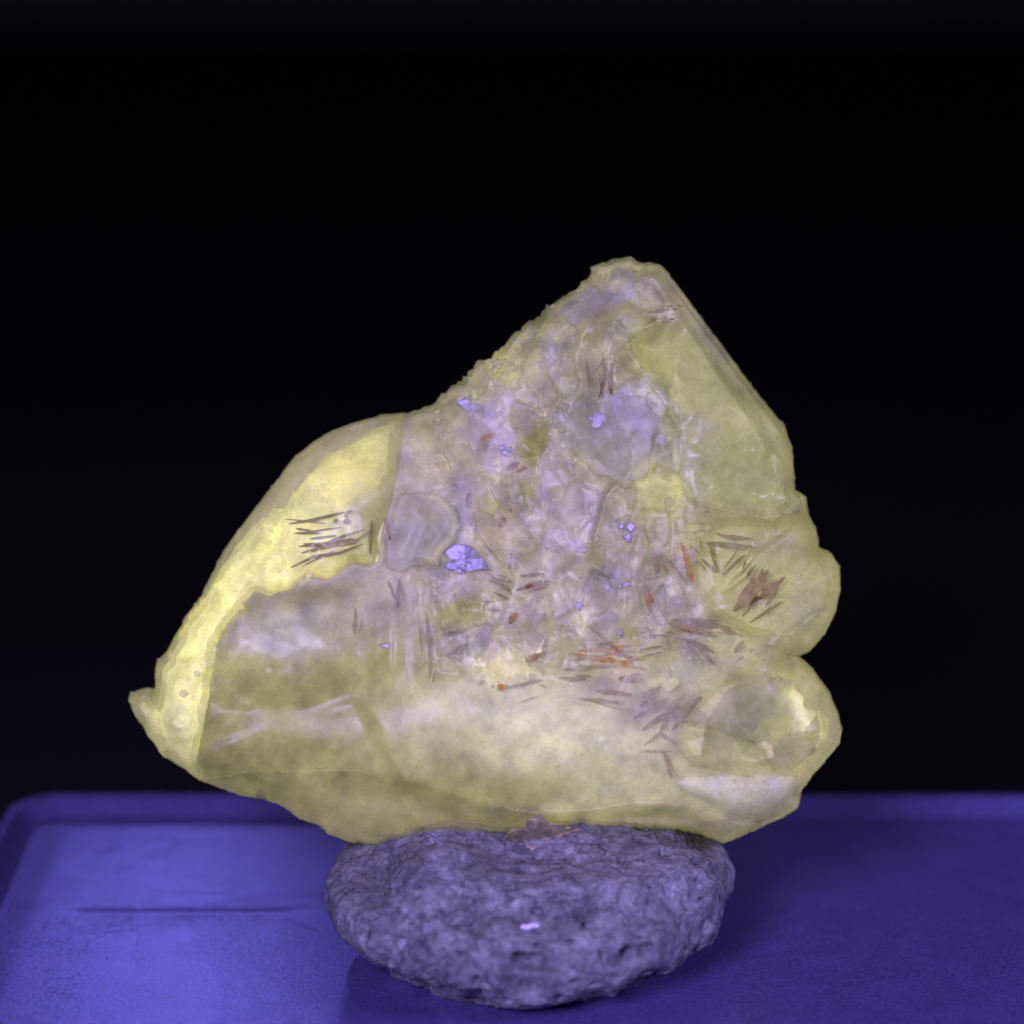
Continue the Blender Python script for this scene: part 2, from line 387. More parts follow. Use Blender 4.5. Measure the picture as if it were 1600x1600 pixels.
mr2a = N(nodes, 'ShaderNodeMapRange'); val(mr2a, {'From Min': 0.3, 'From Max': 0.7, 'To Min': 0.7, 'To Max': 1.3}); links.new(n2.outputs[0], mr2a.inputs[0])
mr2 = N(nodes, 'ShaderNodeMath', operation='MULTIPLY'); links.new(mb.outputs[0], mr2.inputs[0]); links.new(mr2a.outputs[0], mr2.inputs[1])
s = N(nodes, 'ShaderNodeVectorMath', operation='SCALE'); links.new(cr.outputs[0], s.inputs[0]); links.new(mr2.outputs[0], s.inputs['Scale'])
links.new(s.outputs[0], p.inputs['Base Color']); val(p, {'Roughness': 0.75, 'Specular IOR Level': 0.3})
b = N(nodes, 'ShaderNodeBump'); val(b, {'Strength': 0.8, 'Distance': 0.0004}); links.new(n1.outputs[0], b.inputs['Height'])
b2 = N(nodes, 'ShaderNodeBump'); val(b2, {'Strength': 0.4, 'Distance': 0.0001}); links.new(n2.outputs[0], b2.inputs['Height']); links.new(b.outputs[0], b2.inputs['Normal'])
links.new(b2.outputs[0], p.inputs['Normal']); links.new(p.outputs[0], out.inputs['Surface'])
M_PUTTY = m

def ico(sub):
    import bmesh
    bm = bmesh.new(); bmesh.ops.create_icosphere(bm, subdivisions=sub, radius=1.0)
    v = np.array([q.co[:] for q in bm.verts]); f = [[q.index for q in fc.verts] for fc in bm.faces]
    bm.free(); return v, f
ICO7 = ico(7)
v, f = ICO7
PC = np.array([(835 - 800) * U, 0.0015, 0.0])
d = v.copy()
def spow(a, e): return np.sign(a) * np.abs(a)**e
sx = spow(d[:, 0], 0.86) * 0.0150; sy = spow(d[:, 1], 0.9) * 0.0182
up = d[:, 2]
z = 0.0058 + np.where(up > 0, spow(up, 0.8) * 0.0050, spow(up, 0.55) * 0.0066)
bulge = 1 + 0.05 * sstep(-.35, -.8, up) * (0.3 + noise3(d[:,0]*4+2, d[:,1]*4, d[:,2]) * 1.2)
sx = sx * bulge; sy = sy * bulge
nx_, ny_, nz_ = d[:, 0] * 5, d[:, 1] * 5, d[:, 2] * 4
big = noise3(d[:,0]*2.1+3, d[:,1]*2.1, d[:,2]*2.1) - .5
mid = noise3(d[:,0]*6+9, d[:,1]*6, d[:,2]*3) - .5
sm = noise3(d[:,0]*15, d[:,1]*15+4, d[:,2]*6) - .5
ti = noise3(d[:,0]*36, d[:,1]*36, d[:,2]*14+7) - .5
fine_ = noise3(d[:,0]*80, d[:,1]*80, d[:,2]*32+3) - .5
disp = 0.0030 * big + 0.0012 * mid + 0.00045 * sm + 0.00022 * ti + 0.00012 * fine_
pit = noise3(d[:,0]*14+21, d[:,1]*14, d[:,2]*7); disp -= 0.0011 * sstep(.77, .92, pit)
pit2 = noise3(d[:,0]*26+11, d[:,1]*26, d[:,2]*12); disp -= 0.0008 * sstep(.80, .92, pit2)
sx += d[:, 0] * disp; sy += d[:, 1] * disp; z = z + d[:, 2] * disp
P = np.stack([sx + PC[0], sy + PC[1], np.maximum(z, -0.00005 + 0.0001 * ti)], 1)
# pressed dents and a crease as fingers leave them (world positions looked up by picture place on the front)
def dent(P, px, py, r, depth, sq=1.0):
    dirv = (FWD * D + RT * ((px - 800) * U) + UP * ((800 - py) * U)).normalized()
    q = P - np.array(CAM)[None]
    t = q @ np.array(dirv); perp = q - t[:, None] * np.array(dirv)[None]
    u = perp @ np.array(RT); w = perp @ np.array(UP)
    front = t < (np.median(t))
    g = np.exp(-((u / r)**2 + (w / (r * sq))**2)) * front
    P += g[:, None] * depth * np.array(FWD)[None]
for (px, py, r, dp, sq) in ((795,1385,9,1.1,1.0),(735,1455,14,.9,.8),(690,1430,7,.7,1.2),(830,1505,13,1.0,.5),(745,1562,16,1.6,.8),
                            (800,1545,26,.9,.6),(1085,1400,8,.9,1.6),(1020,1395,7,.8,1.4),(570,1455,8,.9,1.5),(845,1345,11,.7,.6),
                            (640,1400,6,.6,1.6),(660,1432,5,.6,1.0),(940,1450,9,.6,1.4),(1010,1485,14,.7,.6),(775,1500,8,.8,3.0),
                            (880,1370,6,.6,1.6),(720,1350,8,.5,1.6),(960,1530,8,.5,.6),(600,1350,9,.5,1.2),(1110,1440,12,.8,1.5)):
    dent(P, px, py, r * U, dp * 0.0010, sq)
putty = link_mesh('putty_lump', P, f, M_PUTTY)
tag(putty, 'rough pitted blue-grey lump of putty holding up the yellow crystal', 'putty')
# ================================================================== THE CRYSTAL
crystal = bpy.data.objects.new('mineral_crystal', None); COL.objects.link(crystal)
crystal.matrix_world = Matrix(((1, 0, 0, ROOT_LOC.x), (0, FWD.y, UP.y, ROOT_LOC.y), (0, FWD.z, UP.z, ROOT_LOC.z), (0, 0, 0, 1)))
tag(crystal, 'pale yellow glowing crystal with mauve fractured middle and pointed peak, standing on putty', 'crystal')

SIL = [(200,1090),(206,1082),(228,1074),(243,1075),(242,1050),(247,1030),(262,1018),(270,1000),(285,975),(300,950),(318,925),(322,912),
 (335,890),(345,868),(365,838),(385,812),(405,785),(425,760),(445,735),(462,712),(490,690),(520,672),(555,660),(600,648),(640,645),(680,630),
 (700,606),(722,594),(745,566),(765,560),(790,540),(805,518),(845,495),(855,478),(885,460),(905,445),(918,437),(925,418),(940,411),(972,403),
 (1000,409),(1030,413),(1045,428),(1080,475),(1125,535),(1165,590),(1200,635),(1225,665),(1238,700),(1241,740),(1242,765),(1258,775),(1264,805),
 (1276,828),(1280,855),(1300,865),(1312,885),(1313,920),(1306,955),(1290,990),(1265,1018),(1248,1025),(1270,1045),(1295,1080),(1310,1115),
 (1315,1140),(1312,1160),(1295,1180),(1270,1210),(1252,1235),(1250,1255),(1235,1270),(1195,1290),(1130,1318),(1100,1305),(1060,1297),(1000,1295),
 (940,1293),(900,1292),(860,1298),(800,1305),(720,1312),(650,1320),(590,1320),(545,1315),(515,1303),(500,1290),(470,1280),(440,1258),(415,1248),
 (380,1243),(345,1232),(310,1218),(280,1195),(255,1182),(240,1160),(225,1140),(210,1115)]
ST = 3.0
gx = np.arange(188, 1330, ST); gy = np.arange(392, 1333, ST)
GX, GY = np.meshgrid(gx, gy)
SILR = rough_poly(SIL, 0.35, 6, 3)
_r = np.random.RandomState(8)
for q in SILR:                                        # the broken left ridge is chipped, the grown faces stay straight
    if 640 < q[0] < 1010 and q[1] < 660: q += _r.normal(0, 2.0, 2)
    elif q[1] > 1180 or q[0] < 330: q += _r.normal(0, 1.0, 2)
DS, NXs, NYs = poly_sd(SILR, GX, GY)
DSM, _, _ = poly_sd(np.array(SIL, float), GX, GY)
DC = np.clip(DS, 0, None)
def profile(d, R): t = np.clip(1 - d / R, 0, 1); return np.sqrt(np.clip(1 - t * t, 0, 1))
# broad shape of the whole lump, towards the viewer
ENV = 120 * profile(DC, 70) + 70 * profile(DC, 220)
ENV += 35 * blob(GX, GY, 900, 1130, 330, 130) + 40 * blob(GX, GY, 480, 850, 90, 200, 0.7) - 50 * blob(GX, GY, 480, 1000, 130, 90) \
     - 35 * blob(GX, GY, 800, 720, 90, 170, -0.3)
ENV *= sstep(-40, 60, DC * 0 + 60)

COMP = np.full(GX.shape, -1e9)       # frontmost opaque surface, used to seat inclusions and glints

def colour_field(base, zones, warp=14, seed=0):
    """mineral zoning, with some painted sheen and shade: soft-edged patches of different body colour and fluorescence"""
    wx = GX + warp * fbm(GX, GY, 45, seed + 1, 3); wy = GY + warp * fbm(GX, GY, 45, seed + 2, 3)
    c = np.zeros(GX.shape + (4,)); c[...] = np.array(base)
    for z in zones:
        (cx, cy, rx, ry, rot, col, k) = z[:7]
        hard = z[7] if len(z) > 7 else 1.0
        w = np.clip(blob(wx, wy, cx, cy, rx, ry, rot) * k, 0, 1)
        if hard != 1.0: w = sstep(0.5 - 0.5 / hard, 0.5 + 0.5 / hard, w)
        c = c * (1 - w[..., None]) + np.array(col) * w[..., None]
    return c

TOP = COMP.copy()
def part(name, poly, zf, zb, col, mat, parent=crystal, comp=True, label=None, crisp=None, free=False):
    """solid piece over an outline: front relief zf, back relief zb (pixel units), colour field col"""
    global COMP, TOP
    if crisp is None: crisp = np.ones(GX.shape)
    sd, npx, npy = poly_sd(poly, GX, GY)
    ok = sd > -0.55 * ST
    cell = ok[:-1, :-1] & ok[1:, :-1] & ok[:-1, 1:] & ok[1:, 1:]
    R, C = GX.shape
    cnt = np.zeros((R, C), int)
    cnt[:-1, :-1] += cell; cnt[1:, :-1] += cell; cnt[:-1, 1:] += cell; cnt[1:, 1:] += cell
    used = cnt > 0; bnd = used & (cnt < 4)
    snap = (bnd | (sd < 0)) & used & (np.abs(sd) < 2.2 * ST)
    X = np.where(snap, npx, GX); Y = np.where(snap, npy, GY)
    idf = -np.ones((R, C), int); idf[used] = np.arange(used.sum())
    nf = int(used.sum())
    idb = idf.copy(); inner = used
    idb[inner] = nf + np.arange(int(inner.sum()))
    sil = bnd & (DS < 3.2 * ST) & (not free)                       # at the true outline the two sides meet
    gzy, gzx = np.gradient(zf, ST)
    zf = np.where(snap, zf + np.clip(gzx * (X - GX) + gzy * (Y - GY), -8, 8), zf)
    zf = np.where(sil, 0, zf); zb = np.where(sil, 0, zb)
    zb = np.minimum(zb, zf - 2)
    zb = np.where(sil, -1.0, zb)
    def vv(Z):
        return np.stack([(X[used] - FOOT[0]) * U, -Z[used] * U, (FOOT[1] - Y[used]) * U], 1)
    verts = np.concatenate([vv(zf), vv(zb)])
    ci, cj = np.nonzero(cell)
    a, b_, c_, d_ = idf[ci, cj], idf[ci, cj+1], idf[ci+1, cj+1], idf[ci+1, cj]
    A, B, Cc, Dd = idb[ci, cj], idb[ci, cj+1], idb[ci+1, cj+1], idb[ci+1, cj]
    faces = np.concatenate([np.stack([a, d_, c_, b_], 1), np.stack([A, B, Cc, Dd], 1)])
    # walls along the outline
    from collections import Counter
    e = np.concatenate([np.stack([a, d_], 1), np.stack([d_, c_], 1), np.stack([c_, b_], 1), np.stack([b_, a], 1)])
    key = np.minimum(e[:, 0], e[:, 1]).astype(np.int64) * (10**7) + np.maximum(e[:, 0], e[:, 1])
    _, inv, cts = np.unique(key, return_inverse=True, return_counts=True)
    be = e[cts[inv] == 1]
    walls = np.stack([be[:, 1], be[:, 0], be[:, 0] + nf, be[:, 1] + nf], 1)
    faces = np.concatenate([faces, walls])
    me = bpy.data.meshes.new(name)
    me.vertices.add(len(verts)); me.vertices.foreach_set('co', verts.astype(np.float32).ravel())
    me.loops.add(faces.size); me.loops.foreach_set('vertex_index', faces.astype(np.int32).ravel())
    me.polygons.add(len(faces)); me.polygons.foreach_set('loop_start', np.arange(0, faces.size, 4, dtype=np.int32))
    me.polygons.foreach_set('use_smooth', np.ones(len(faces), bool))
    me.update(calc_edges=True)
    cc = np.concatenate([col[used], col[used]]) * np.array((0.98, 0.97, 1.0, 1.06))
    at = me.attributes.new('tint', 'FLOAT_COLOR', 'POINT')
    at.data.foreach_set('color', np.concatenate([cc[:, :3], np.tile(crisp[used], 2)[:, None]], 1).astype(np.float32).ravel())
    ag = me.attributes.new('glow', 'FLOAT', 'POINT'); ag.data.foreach_set('value', cc[:, 3].astype(np.float32))
    me.materials.append(mat)
    me.validate()
    o = bpy.data.objects.new(name, me); COL.objects.link(o); o.parent = parent
    if label: o['label'] = label
    TOP = np.where(used, np.maximum(TOP, zf), TOP)
    if comp:
        COMP = np.where(used, np.maximum(COMP, zf), COMP)
    return o

# colours: body reflectance r,g,b and fluorescence; mauve and violet include painted lamp sheen
MAUVE = (.45, .375, .36, .088); OLIVE = (.33, .325, .105, .075); PEAKC = (.34, .37, .12, .10); MILK = (.52, .53, .38, .12)
YEL = (.62, .62, .22, .30); SLAB = (.35, .335, .125, .08); BROWN = (.30, .25, .15, .055); VIO = (.36, .33, .40, .05); PALE = (.6, .58, .42, .16)
REDD = (.30, .20, .15, .05); GREY = (.33, .34, .25, .07)

# ---- outlines of the intergrown pieces
WING = [(243,1075),(242,1050),(247,1030),(262,1018),(270,1000),(285,975),(300,950),(318,925),(322,912),(335,890),(345,868),(365,838),(385,812),(405,785),
 (425,760),(445,735),(462,712),(490,690),(520,672),(555,660),(600,648),(632,645),(640,680),(637,720),(628,770),(612,830),(605,880),(585,890),(560,885),(535,905),
 (520,912),(490,905),(470,925),(450,928),(430,935),(412,930),(400,945),(392,960),(378,975),(372,990),(360,1005),(358,1028),(352,1050),(350,1080),(342,1120),(335,1150),(330,1180),
 (318,1222),(310,1218),(280,1195),(255,1182),(240,1160),(236,1120)]
WINGR = rough_poly(WING, 1.0, 6, 5)
def fray(P_, amp, seed):
    """ragged teeth on the part of an outline that lies inside the crystal"""
    r_ = np.random.RandomState(seed)
    for q in P_:
        i_ = min(max(int((q[1] - gy[0]) / ST), 0), len(gy) - 1); j_ = min(max(int((q[0] - gx[0]) / ST), 0), len(gx) - 1)
        if DSM[i_, j_] > 18: q += r_.normal(0, amp * .5, 2) + amp * 2.6 * np.array([float(nz(np.array([q[0]]), np.array([q[1]]), 17, seed)[0]), float(nz(np.array([q[0]]), np.array([q[1]]), 17, seed + 1)[0])])
    return P_
WINGR = fray(WINGR, 4.6, 71)
KNOB = [(200,1090),(206,1082),(228,1074),(243,1075),(256,1092),(272,1110),(276,1140),(262,1180),(255,1182),(240,1160),(225,1140),(210,1115)]
UPL = [(1242,765),(1258,775),(1264,805),(1276,828),(1280,855),(1300,865),(1312,885),(1313,920),(1306,955),(1290,990),(1265,1018),(1248,1025),(1215,1012),(1150,990),
 (1100,960),(1078,930),(1068,880),(1060,840),(1080,812),(1130,800),(1190,806)]
LOL = [(1248,1025),(1270,1045),(1295,1080),(1310,1115),(1315,1140),(1312,1160),(1295,1180),(1270,1210),(1252,1235),(1225,1230),(1180,1205),(1120,1190),(1070,1180),(1045,1150),
 (1050,1100),(1075,1070),(1110,1045),(1150,1030),(1200,1015)]
PEAK = [(1000,425),(1030,413),(1045,428),(1080,475),(1125,535),(1165,590),(1200,635),(1225,665),(1238,700),(1241,740),(1242,765),(1240,800),(1180,812),(1120,800),(1080,790),
 (1060,755),(1050,700),(1052,660),(1030,640),(1000,600),(975,560),(965,530),(1000,520),(1040,500),(1030,470),(1010,445)]
SLABP = [(310,1218),(345,1205),(400,1190),(470,1188),(560,1186),(640,1196),(720,1222),(770,1240),(830,1252),(900,1250),(990,1236),(1060,1240),(1100,1252),(1140,1272),(1180,1276),
 (1215,1262),(1252,1232),(1250,1255),(1235,1270),(1195,1290),(1130,1318),(1100,1305),(1060,1297),(1000,1295),(940,1293),(900,1292),(860,1298),(800,1305),(720,1312),(650,1320),
 (590,1320),(545,1315),(515,1303),(500,1290),(470,1280),(440,1258),(415,1248),(380,1243),(345,1232)]
MILKP = [(1040,1205),(1060,1192),(1120,1186),(1175,1192),(1232,1196),(1236,1212),(1222,1236),(1205,1258),(1180,1270),(1150,1268),(1122,1258),(1095,1240),(1060,1222)]
BUB = [(605,845),(612,810),(628,780),(655,768),(690,772),(712,792),(722,820),(712,845),(695,862),(688,880),(660,875),(640,890),(612,888)]
SHELLF = [(890,655),(912,628),(930,596),(948,622),(1000,628),(1020,660),(1010,700),(1004,745),(968,764),(930,748),(900,722),(884,700)]

# ---- surfaces
fine = 2.2 * fbm(GX, GY, 22, 40, 3)
vor1, edge1, id1 = voronoi(GX + 2*nz(GX,GY,25,3), GY + 2*nz(GX,GY,25,4) + .3*GX, 110, (640, 590, 1120, 1410), 21, 1.0, 1.7, 0.26, 8)
vor2, edge2, id2 = voronoi(GX + 2*nz(GX,GY,15,5), GY - .4*GX + 2*nz(GX,GY,15,6), 420, (640, -50, 1120, 830), 22, 1.0, 1.3, 0.30, 3.2)
frac = sstep(620, 720, GX) * sstep(1120, 1050, GX) * sstep(1075, 1010, GY) * sstep(395, 440, GY) * np.clip(DC / 30, 0, 1)
frac = np.clip(frac + 0.25 * sstep(660, 620, GY), 0, 1)
stri = sstep(540, 580, GX) * sstep(730, 690, GX) * sstep(880, 905, GY) * sstep(1080, 1030, GY)
swav = nz(GX, GY * 0.12, 11, 31) * 7 + nz(GX, GY * 0.1, 26, 32) * 8
arcs = 0.8 * np.sin((np.hypot(GX - 480, (GY - 900) * 1.5)) / 17.0 + 2.2 * fbm(GX, GY, 90, 50, 2)) * blob(GX, GY, 560, 1170, 220, 60)
vorB, edgeB, idB = voronoi(GX + .2*GY, GY - .15*GX, 60, (330, 250, 1560, 1250), 35, 1.25, 1.0, 0.11, 1.5)
def soften0(a, n):
    for _ in range(n):
        p_ = np.pad(a, 1, mode='edge'); a = (p_[:-2,1:-1] + p_[2:,1:-1] + p_[1:-1,:-2] + p_[1:-1,2:] + 2*p_[1:-1,1:-1]) / 6
    return a
body = ENV + np.clip(DC / 40, 0, 1) * soften0(vorB, 14) * (0.25 + 0.75 * sstep(1020, 940, GY)) + frac * (vor1 * 0.34 + vor2 * 0.22) + stri * swav * .6 + fine * (0.12 + 0.88 * frac) + (1 - frac) * 0.9 * fbm(GX, GY, 70, 44, 3)
# upper mauve left face: a flat recessed plane under the wing
wxf = GX + 22 * fbm(GX, GY, 60, 261, 3); wyf = GY + 22 * fbm(GX, GY, 60, 262, 3)
flat = sstep(345, 380, wxf) * sstep(600, 520, wxf) * sstep(905, 950, wyf) * sstep(1090, 1020, wyf)
body = body * (1 - .8 * flat) + .8 * flat * (128 + 0.20 * (GX - 450) + 0.08 * (GY - 990) + 3 * fbm(GX, GY, 60, 71, 3))
# groove running down from the peak (fan of fine ridges)
body -= 22 * blob(GX, GY, 905, 560, 26, 110, 0.12) * 1.0
body += frac * 5 * ridged(GX + 0.25 * GY, GY * 0.2, 16, 61, 2) * blob(GX, GY, 920, 560, 70, 110)
body += 3 * ridged(GX * 0.25, GY, 9, 63, 2) * blob(GX, GY, 1000, 490, 60, 40)
def soften(a, n=1):
    for _ in range(n):
        p_ = np.pad(a, 1, mode='edge'); a = (p_[:-2,1:-1] + p_[2:,1:-1] + p_[1:-1,:-2] + p_[1:-1,2:] + 2*p_[1:-1,1:-1]) / 6
    return a
body = soften(body, 1)
def blend(surf_, poly, w0, lift=1):
    sd_, _, _ = poly_sd(np.array(poly, float), GX, GY)
    w = sstep(0, w0, sd_); w = np.maximum(w, sstep(w0 * .8, 0, DC))
    return body0 * (1 - w) + surf_ * w + lift, w
body0 = body
def wingsurf():
    w = 60 * profile(DC, 60) + 120 * profile(DC, 170)
    lump = sstep(820, 900, GY)
    w += lump * (9 * fbm(GX, GY, 34, 80, 3) + 6 * ridged(GX, GY, 40, 83, 2)) + 1.5 * fbm(GX, GY, 30, 81, 3)
    return w
wing = wingsurf()
sdW, _, _ = poly_sd(WINGR, GX, GY)
wing = wing - 55 * (1 - profile(np.clip(sdW, 0, None), 40)) * sstep(20, 70, DC)
u_line = ((GX - 1040) * (665 - 420) - (GY - 420) * (1225 - 1040)) / math.hypot(245, 185) * -1
z1 = 2.6 * np.clip(u_line, 0, None) + 20
z2 = 95 + 0.24 * (GY - 430) + 0.10 * u_line + 0.03 * (1100 - GX)
z3 = 172 - 0.26 * (GY - 640) + 0.16 * (1240 - GX)
edgeR = 110 * profile(DC, 34) + 0.8 * DC
peak = np.minimum(np.minimum(z1, z2), np.minimum(z3, edgeR + 8))
peak = peak * np.clip(DC / 14, 0, 1)**0.5
peak += 4 * ridged(GX, GY * 0.25, 34, 91, 2) * sstep(640, 690, GY) * sstep(1120, 1180, GX) + 1.8 * fbm(GX, GY, 50, 92, 3)
peak, wP = blend(peak, PEAK, 40)
vorU, _e, _i = voronoi(GX + .3*GY, GY, 22, (1240, 740, 1640, 1040), 47, 1.0, 1.0, 0.10, 4)
upl = vorU * np.clip(DC / 30, 0, 1) + 90 * profile(DC, 45) + 85 * profile(DC, 170) + 2.5 * fbm(GX, GY, 50, 95, 3) - 18 * sstep(850, 800, GY)
upl, wU = blend(upl, UPL, 40)
vorR, _e, _i = voronoi(GX - .3*GY, GY, 26, (670, 740, 1110, 1260), 46, 1.0, 1.0, 0.12, 5)
lol = vorR * np.clip(DC / 30, 0, 1) + 105 * profile(DC, 50) + 105 * profile(DC, 160) + 3 * fbm(GX, GY, 60, 97, 3)
lol, wL = blend(lol, LOL, 45)
slab = 150 * profile(DC, 75) + 18 + 3 * fbm(GX * .6, GY, 45, 99, 3) - 25 * blob(GX, GY, 980, 1262, 130, 24)
slab, wS = blend(slab, SLABP, 48, .5); slab = slab * np.clip(DC / 10, 0, 1)**0.5
knob = 75 * profile(DC, 34) + 12 * blob(GX, GY, 240, 1115, 40, 16, 0.9)
# hold the body just under the clear pieces that cover it
def under(body, poly, surf, gap):
    sd, _, _ = poly_sd(np.array(poly, float), GX, GY)
    w = sstep(6, 12, sd); return np.where(w > 0, np.minimum(body, surf - gap * sstep(0, 40, sd) - 3) * w + body * (1 - w), body)
body = under(body, WING, wing, 34); body = under(body, PEAK, peak, 20); body = under(body, UPL, upl, 45); body = under(body, LOL, lol, 55)
body = under(body, SLABP, slab, 12); body = under(body, KNOB, knob, 25)
body = body * np.clip(DC / 12, 0, 1)**0.5

body_col = colour_field(MAUVE, [  # mauve base stands partly for violet lamp light reflected off the faces
    (510,1130,240,105,0.05,OLIVE,2.6), (640,1090,90,60,0,OLIVE,1.0), (380,1130,60,90,0,OLIVE,1.0), (450,985,80,45,0,(.40,.40,.33,.085),1.0),
    (700,1130,110,70,0,(.42,.41,.20,.10),1.2), (1060,1215,120,30,0,(.46,.46,.26,.11),.9), (800,1090,120,40,0,(.46,.45,.25,.11),.9), (890,1150,130,105,0.1,(.58,.59,.40,.18),1.6), (1000,1200,110,50,0,(.5,.5,.31,.12),.9), (760,1215,150,36,0,OLIVE,1.0),
    (1060,1045,80,40,0,(.48,.50,.34,.11),1.1), (1150,1000,60,30,0,PALE,.7), (820,1060,120,25,0,PALE,.6), (960,960,60,40,0,(.4,.38,.3,.09),.7),
    (1150,700,140,140,0,PEAKC,1.2), (1010,560,50,90,-.5,PEAKC,.9), (1190,900,120,110,0,OLIVE,1.5), (1200,1110,110,90,0,OLIVE,1.0),
    (1035,770,45,60,-.5,(.45,.46,.22,.12),1.0), (785,575,34,30,-.4,YEL,.9), (735,610,30,30,0,(.45,.44,.25,.11),.9), (680,690,40,70,0,(.44,.44,.24,.12),.9),
    (720,745,50,120,0.2,(.40,.34,.36,.07),.8), (800,800,120,70,0,(.40,.34,.34,.07),.6), (835,695,20,30,0.1,(.30,.29,.12,.06),1.2,2.0), (815,775,26,34,0,(.33,.33,.14,.07),1.0,2.0),
    (720,950,45,35,0,(.34,.34,.14,.08),1.0,1.8), (945,472,80,18,-.3,(.40,.34,.50,.05),.9), (955,665,70,50,0.3,(.40,.34,.52,.05),.9), (840,520,60,40,-.5,(.40,.37,.28,.09),.7),  # violet patches here are lamp sheen put into the body colour
    (900,585,40,110,.1,(.33,.32,.2,.07),.8), (880,900,120,50,0,(.36,.33,.27,.07),.6), (1040,930,40,90,-.2,(.33,.29,.27,.06),.9), (950,920,14,60,.05,VIO,.7),
    (840,960,60,25,0,(.36,.31,.3,.06),.8), (940,1060,90,35,0,(.40,.33,.27,.08),.8), (1000,1100,60,40,0.3,(.37,.31,.3,.07),.8), (975,430,50,20,0,(.42,.40,.27,.1),.8),
    (800,1270,60,30,0,REDD,.6)], seed=2)
sel = frac * 0.30 + 0.04
rsn = np.random.RandomState(5); cellv = rsn.uniform(-1, 1, 420)[id2] * 0.55 + rsn.uniform(-1, 1, 110)[id1] * 0.6
body_col[..., :3] *= (1 + sel * cellv)[..., None]
body_col *= (1 + 0.06 * rsn.uniform(-1, 1, 60)[idB])[..., None]
body_col[..., 2] *= 1 + 0.25 * frac * rsn.uniform(-1, 1, 110)[id1]
mott = fbm(GX, GY, 28, 120, 4)
body_col[..., :3] *= (1 + 0.16 * mott)[..., None]; body_col[..., 3] *= 1 + 0.5 * mott; body_col[..., 3] *= 1.4

SILB = np.array(SIL, float)
skin_col = np.stack([soften(body_col[..., k], 5) for k in range(4)], -1)
skin = part('fractured_body', SILR, body, -0.72 * ENV * np.clip(DC / 12, 0, 1)**.5, skin_col, M_SKIN, comp=False, label='mauve and olive fractured middle of the crystal')
inner = body - 13 - 7 * (1 + fbm(GX, GY, 90, 230, 2)) + frac * (0.9 * vor1 + 0.9 * vor2) - 12 * (1 - profile(np.clip(DC - 8, 0, None), 20))
inner = np.minimum(inner, body - 4)
INP = [q for q in SIL]
cen = np.array((830, 960.)); INS = []
for k in range(len(SIL)):
    a = np.array(SIL[k-1], float); b_ = np.array(SIL[(k+1) % len(SIL)], float); t_ = (b_ - a) / np.hypot(*(b_ - a)); INS.append(np.array(SIL[k], float) + np.array((-t_[1], t_[0])) * (4 + 7 * random.random()))
part('fracture_core', rough_poly(INS, 2.0, 6, 31), inner, inner - 70, body_col, M_INNER, parent=skin, crisp=np.clip(frac * 1.1 + 0.12 + 0.5 * sstep(1060, 1090, GX), 0, 1))

# ---- wing: clear rind over a bright yellow core
wcol = colour_field((.44,.44,.25,.10), [(300,1090,70,120,0,(.6,.6,.34,.20),1.2), (330,960,60,60,0,YEL,.6), (560,700,70,30,-.4,(.40,.40,.2,.09),1.0)], seed=4)
shellw = part('side_crystal', WINGR, wing * np.clip(DC / 10, 0, 1)**.5, -0.6 * ENV * np.clip(DC / 12, 0, 1)**.5, wcol, M_SHELL, comp=False, label='curved yellow side crystal with clear rind along the left edge')
WC = [(250,1110),(251,1060),(254,1038),(273,1008),(290,974),(306,950),(328,918),(345,890),(366,858),(388,830),(420,805),(455,790),(462,770),(480,752),(520,712),(560,690),(590,668),(620,660),
      (634,690),(630,725),(612,735),(600,760),(606,790),(600,850),(590,878),(560,880),(530,900),(500,898),(470,918),(430,928),(405,925),(390,950),(372,975),(356,1005),(352,1050),(345,1100),(330,1170),(300,1195),(270,1170)]
core = wing - 22 - 6 * fbm(GX, GY, 60, 130, 2)
lumps = sstep(800, 880, GY) * sstep(520, 420, GX + (GY - 900) * 0) 
core += lumps * (8 * fbm(GX, GY, 30, 133, 3)) + 9 * ridged(GX * 0.9 + GY * .2, GY * .35, 30, 134, 2) * sstep(790, 850, GY) * sstep(960, 900, GY)
sdc, _, _ = poly_sd(np.array(WC, float), GX, GY)
core -= 24 * (1 - profile(np.clip(sdc, 0, None), 32)) * sstep(70, 45, DC - 20)
core = core * np.clip(DC / 16, 0, 1)**.5
ccol = colour_field((.74,.74,.32,.46), [(600,800,60,70,0,(.44,.42,.24,.12),1.4), (585,870,50,30,0,(.5,.48,.25,.16),1.0), (290,1130,40,80,0,(.62,.62,.36,.24),1.0), (560,730,60,40,-.5,(.70,.66,.17,.40),1.0), (632,700,22,60,.1,(.46,.44,.2,.14),1.0), (545,690,70,14,-.42,(.52,.5,.2,.18),.7),
    (300,1075,16,14,0,(.8,.8,.4,.5),.8), (330,1030,14,10,0,(.8,.8,.4,.5),.8), (300,1045,10,14,0,(.8,.8,.4,.5),.8), (435,890,12,40,0,(.78,.8,.28,.48),.8), (490,905,14,14,0,(.8,.8,.35,.5),.8)], warp=10, seed=6)
ccol *= (1 + 0.16 * fbm(GX, GY, 32, 140, 3) + 0.12 * ridged(GX, GY, 24, 141, 2) * sstep(800, 860, GY))[..., None]
part('core', fray(rough_poly(WC, 1.6, 6, 8), 2.5, 72), core, core - 60, ccol, M_CORE, parent=shellw, label='bright yellow glowing core')

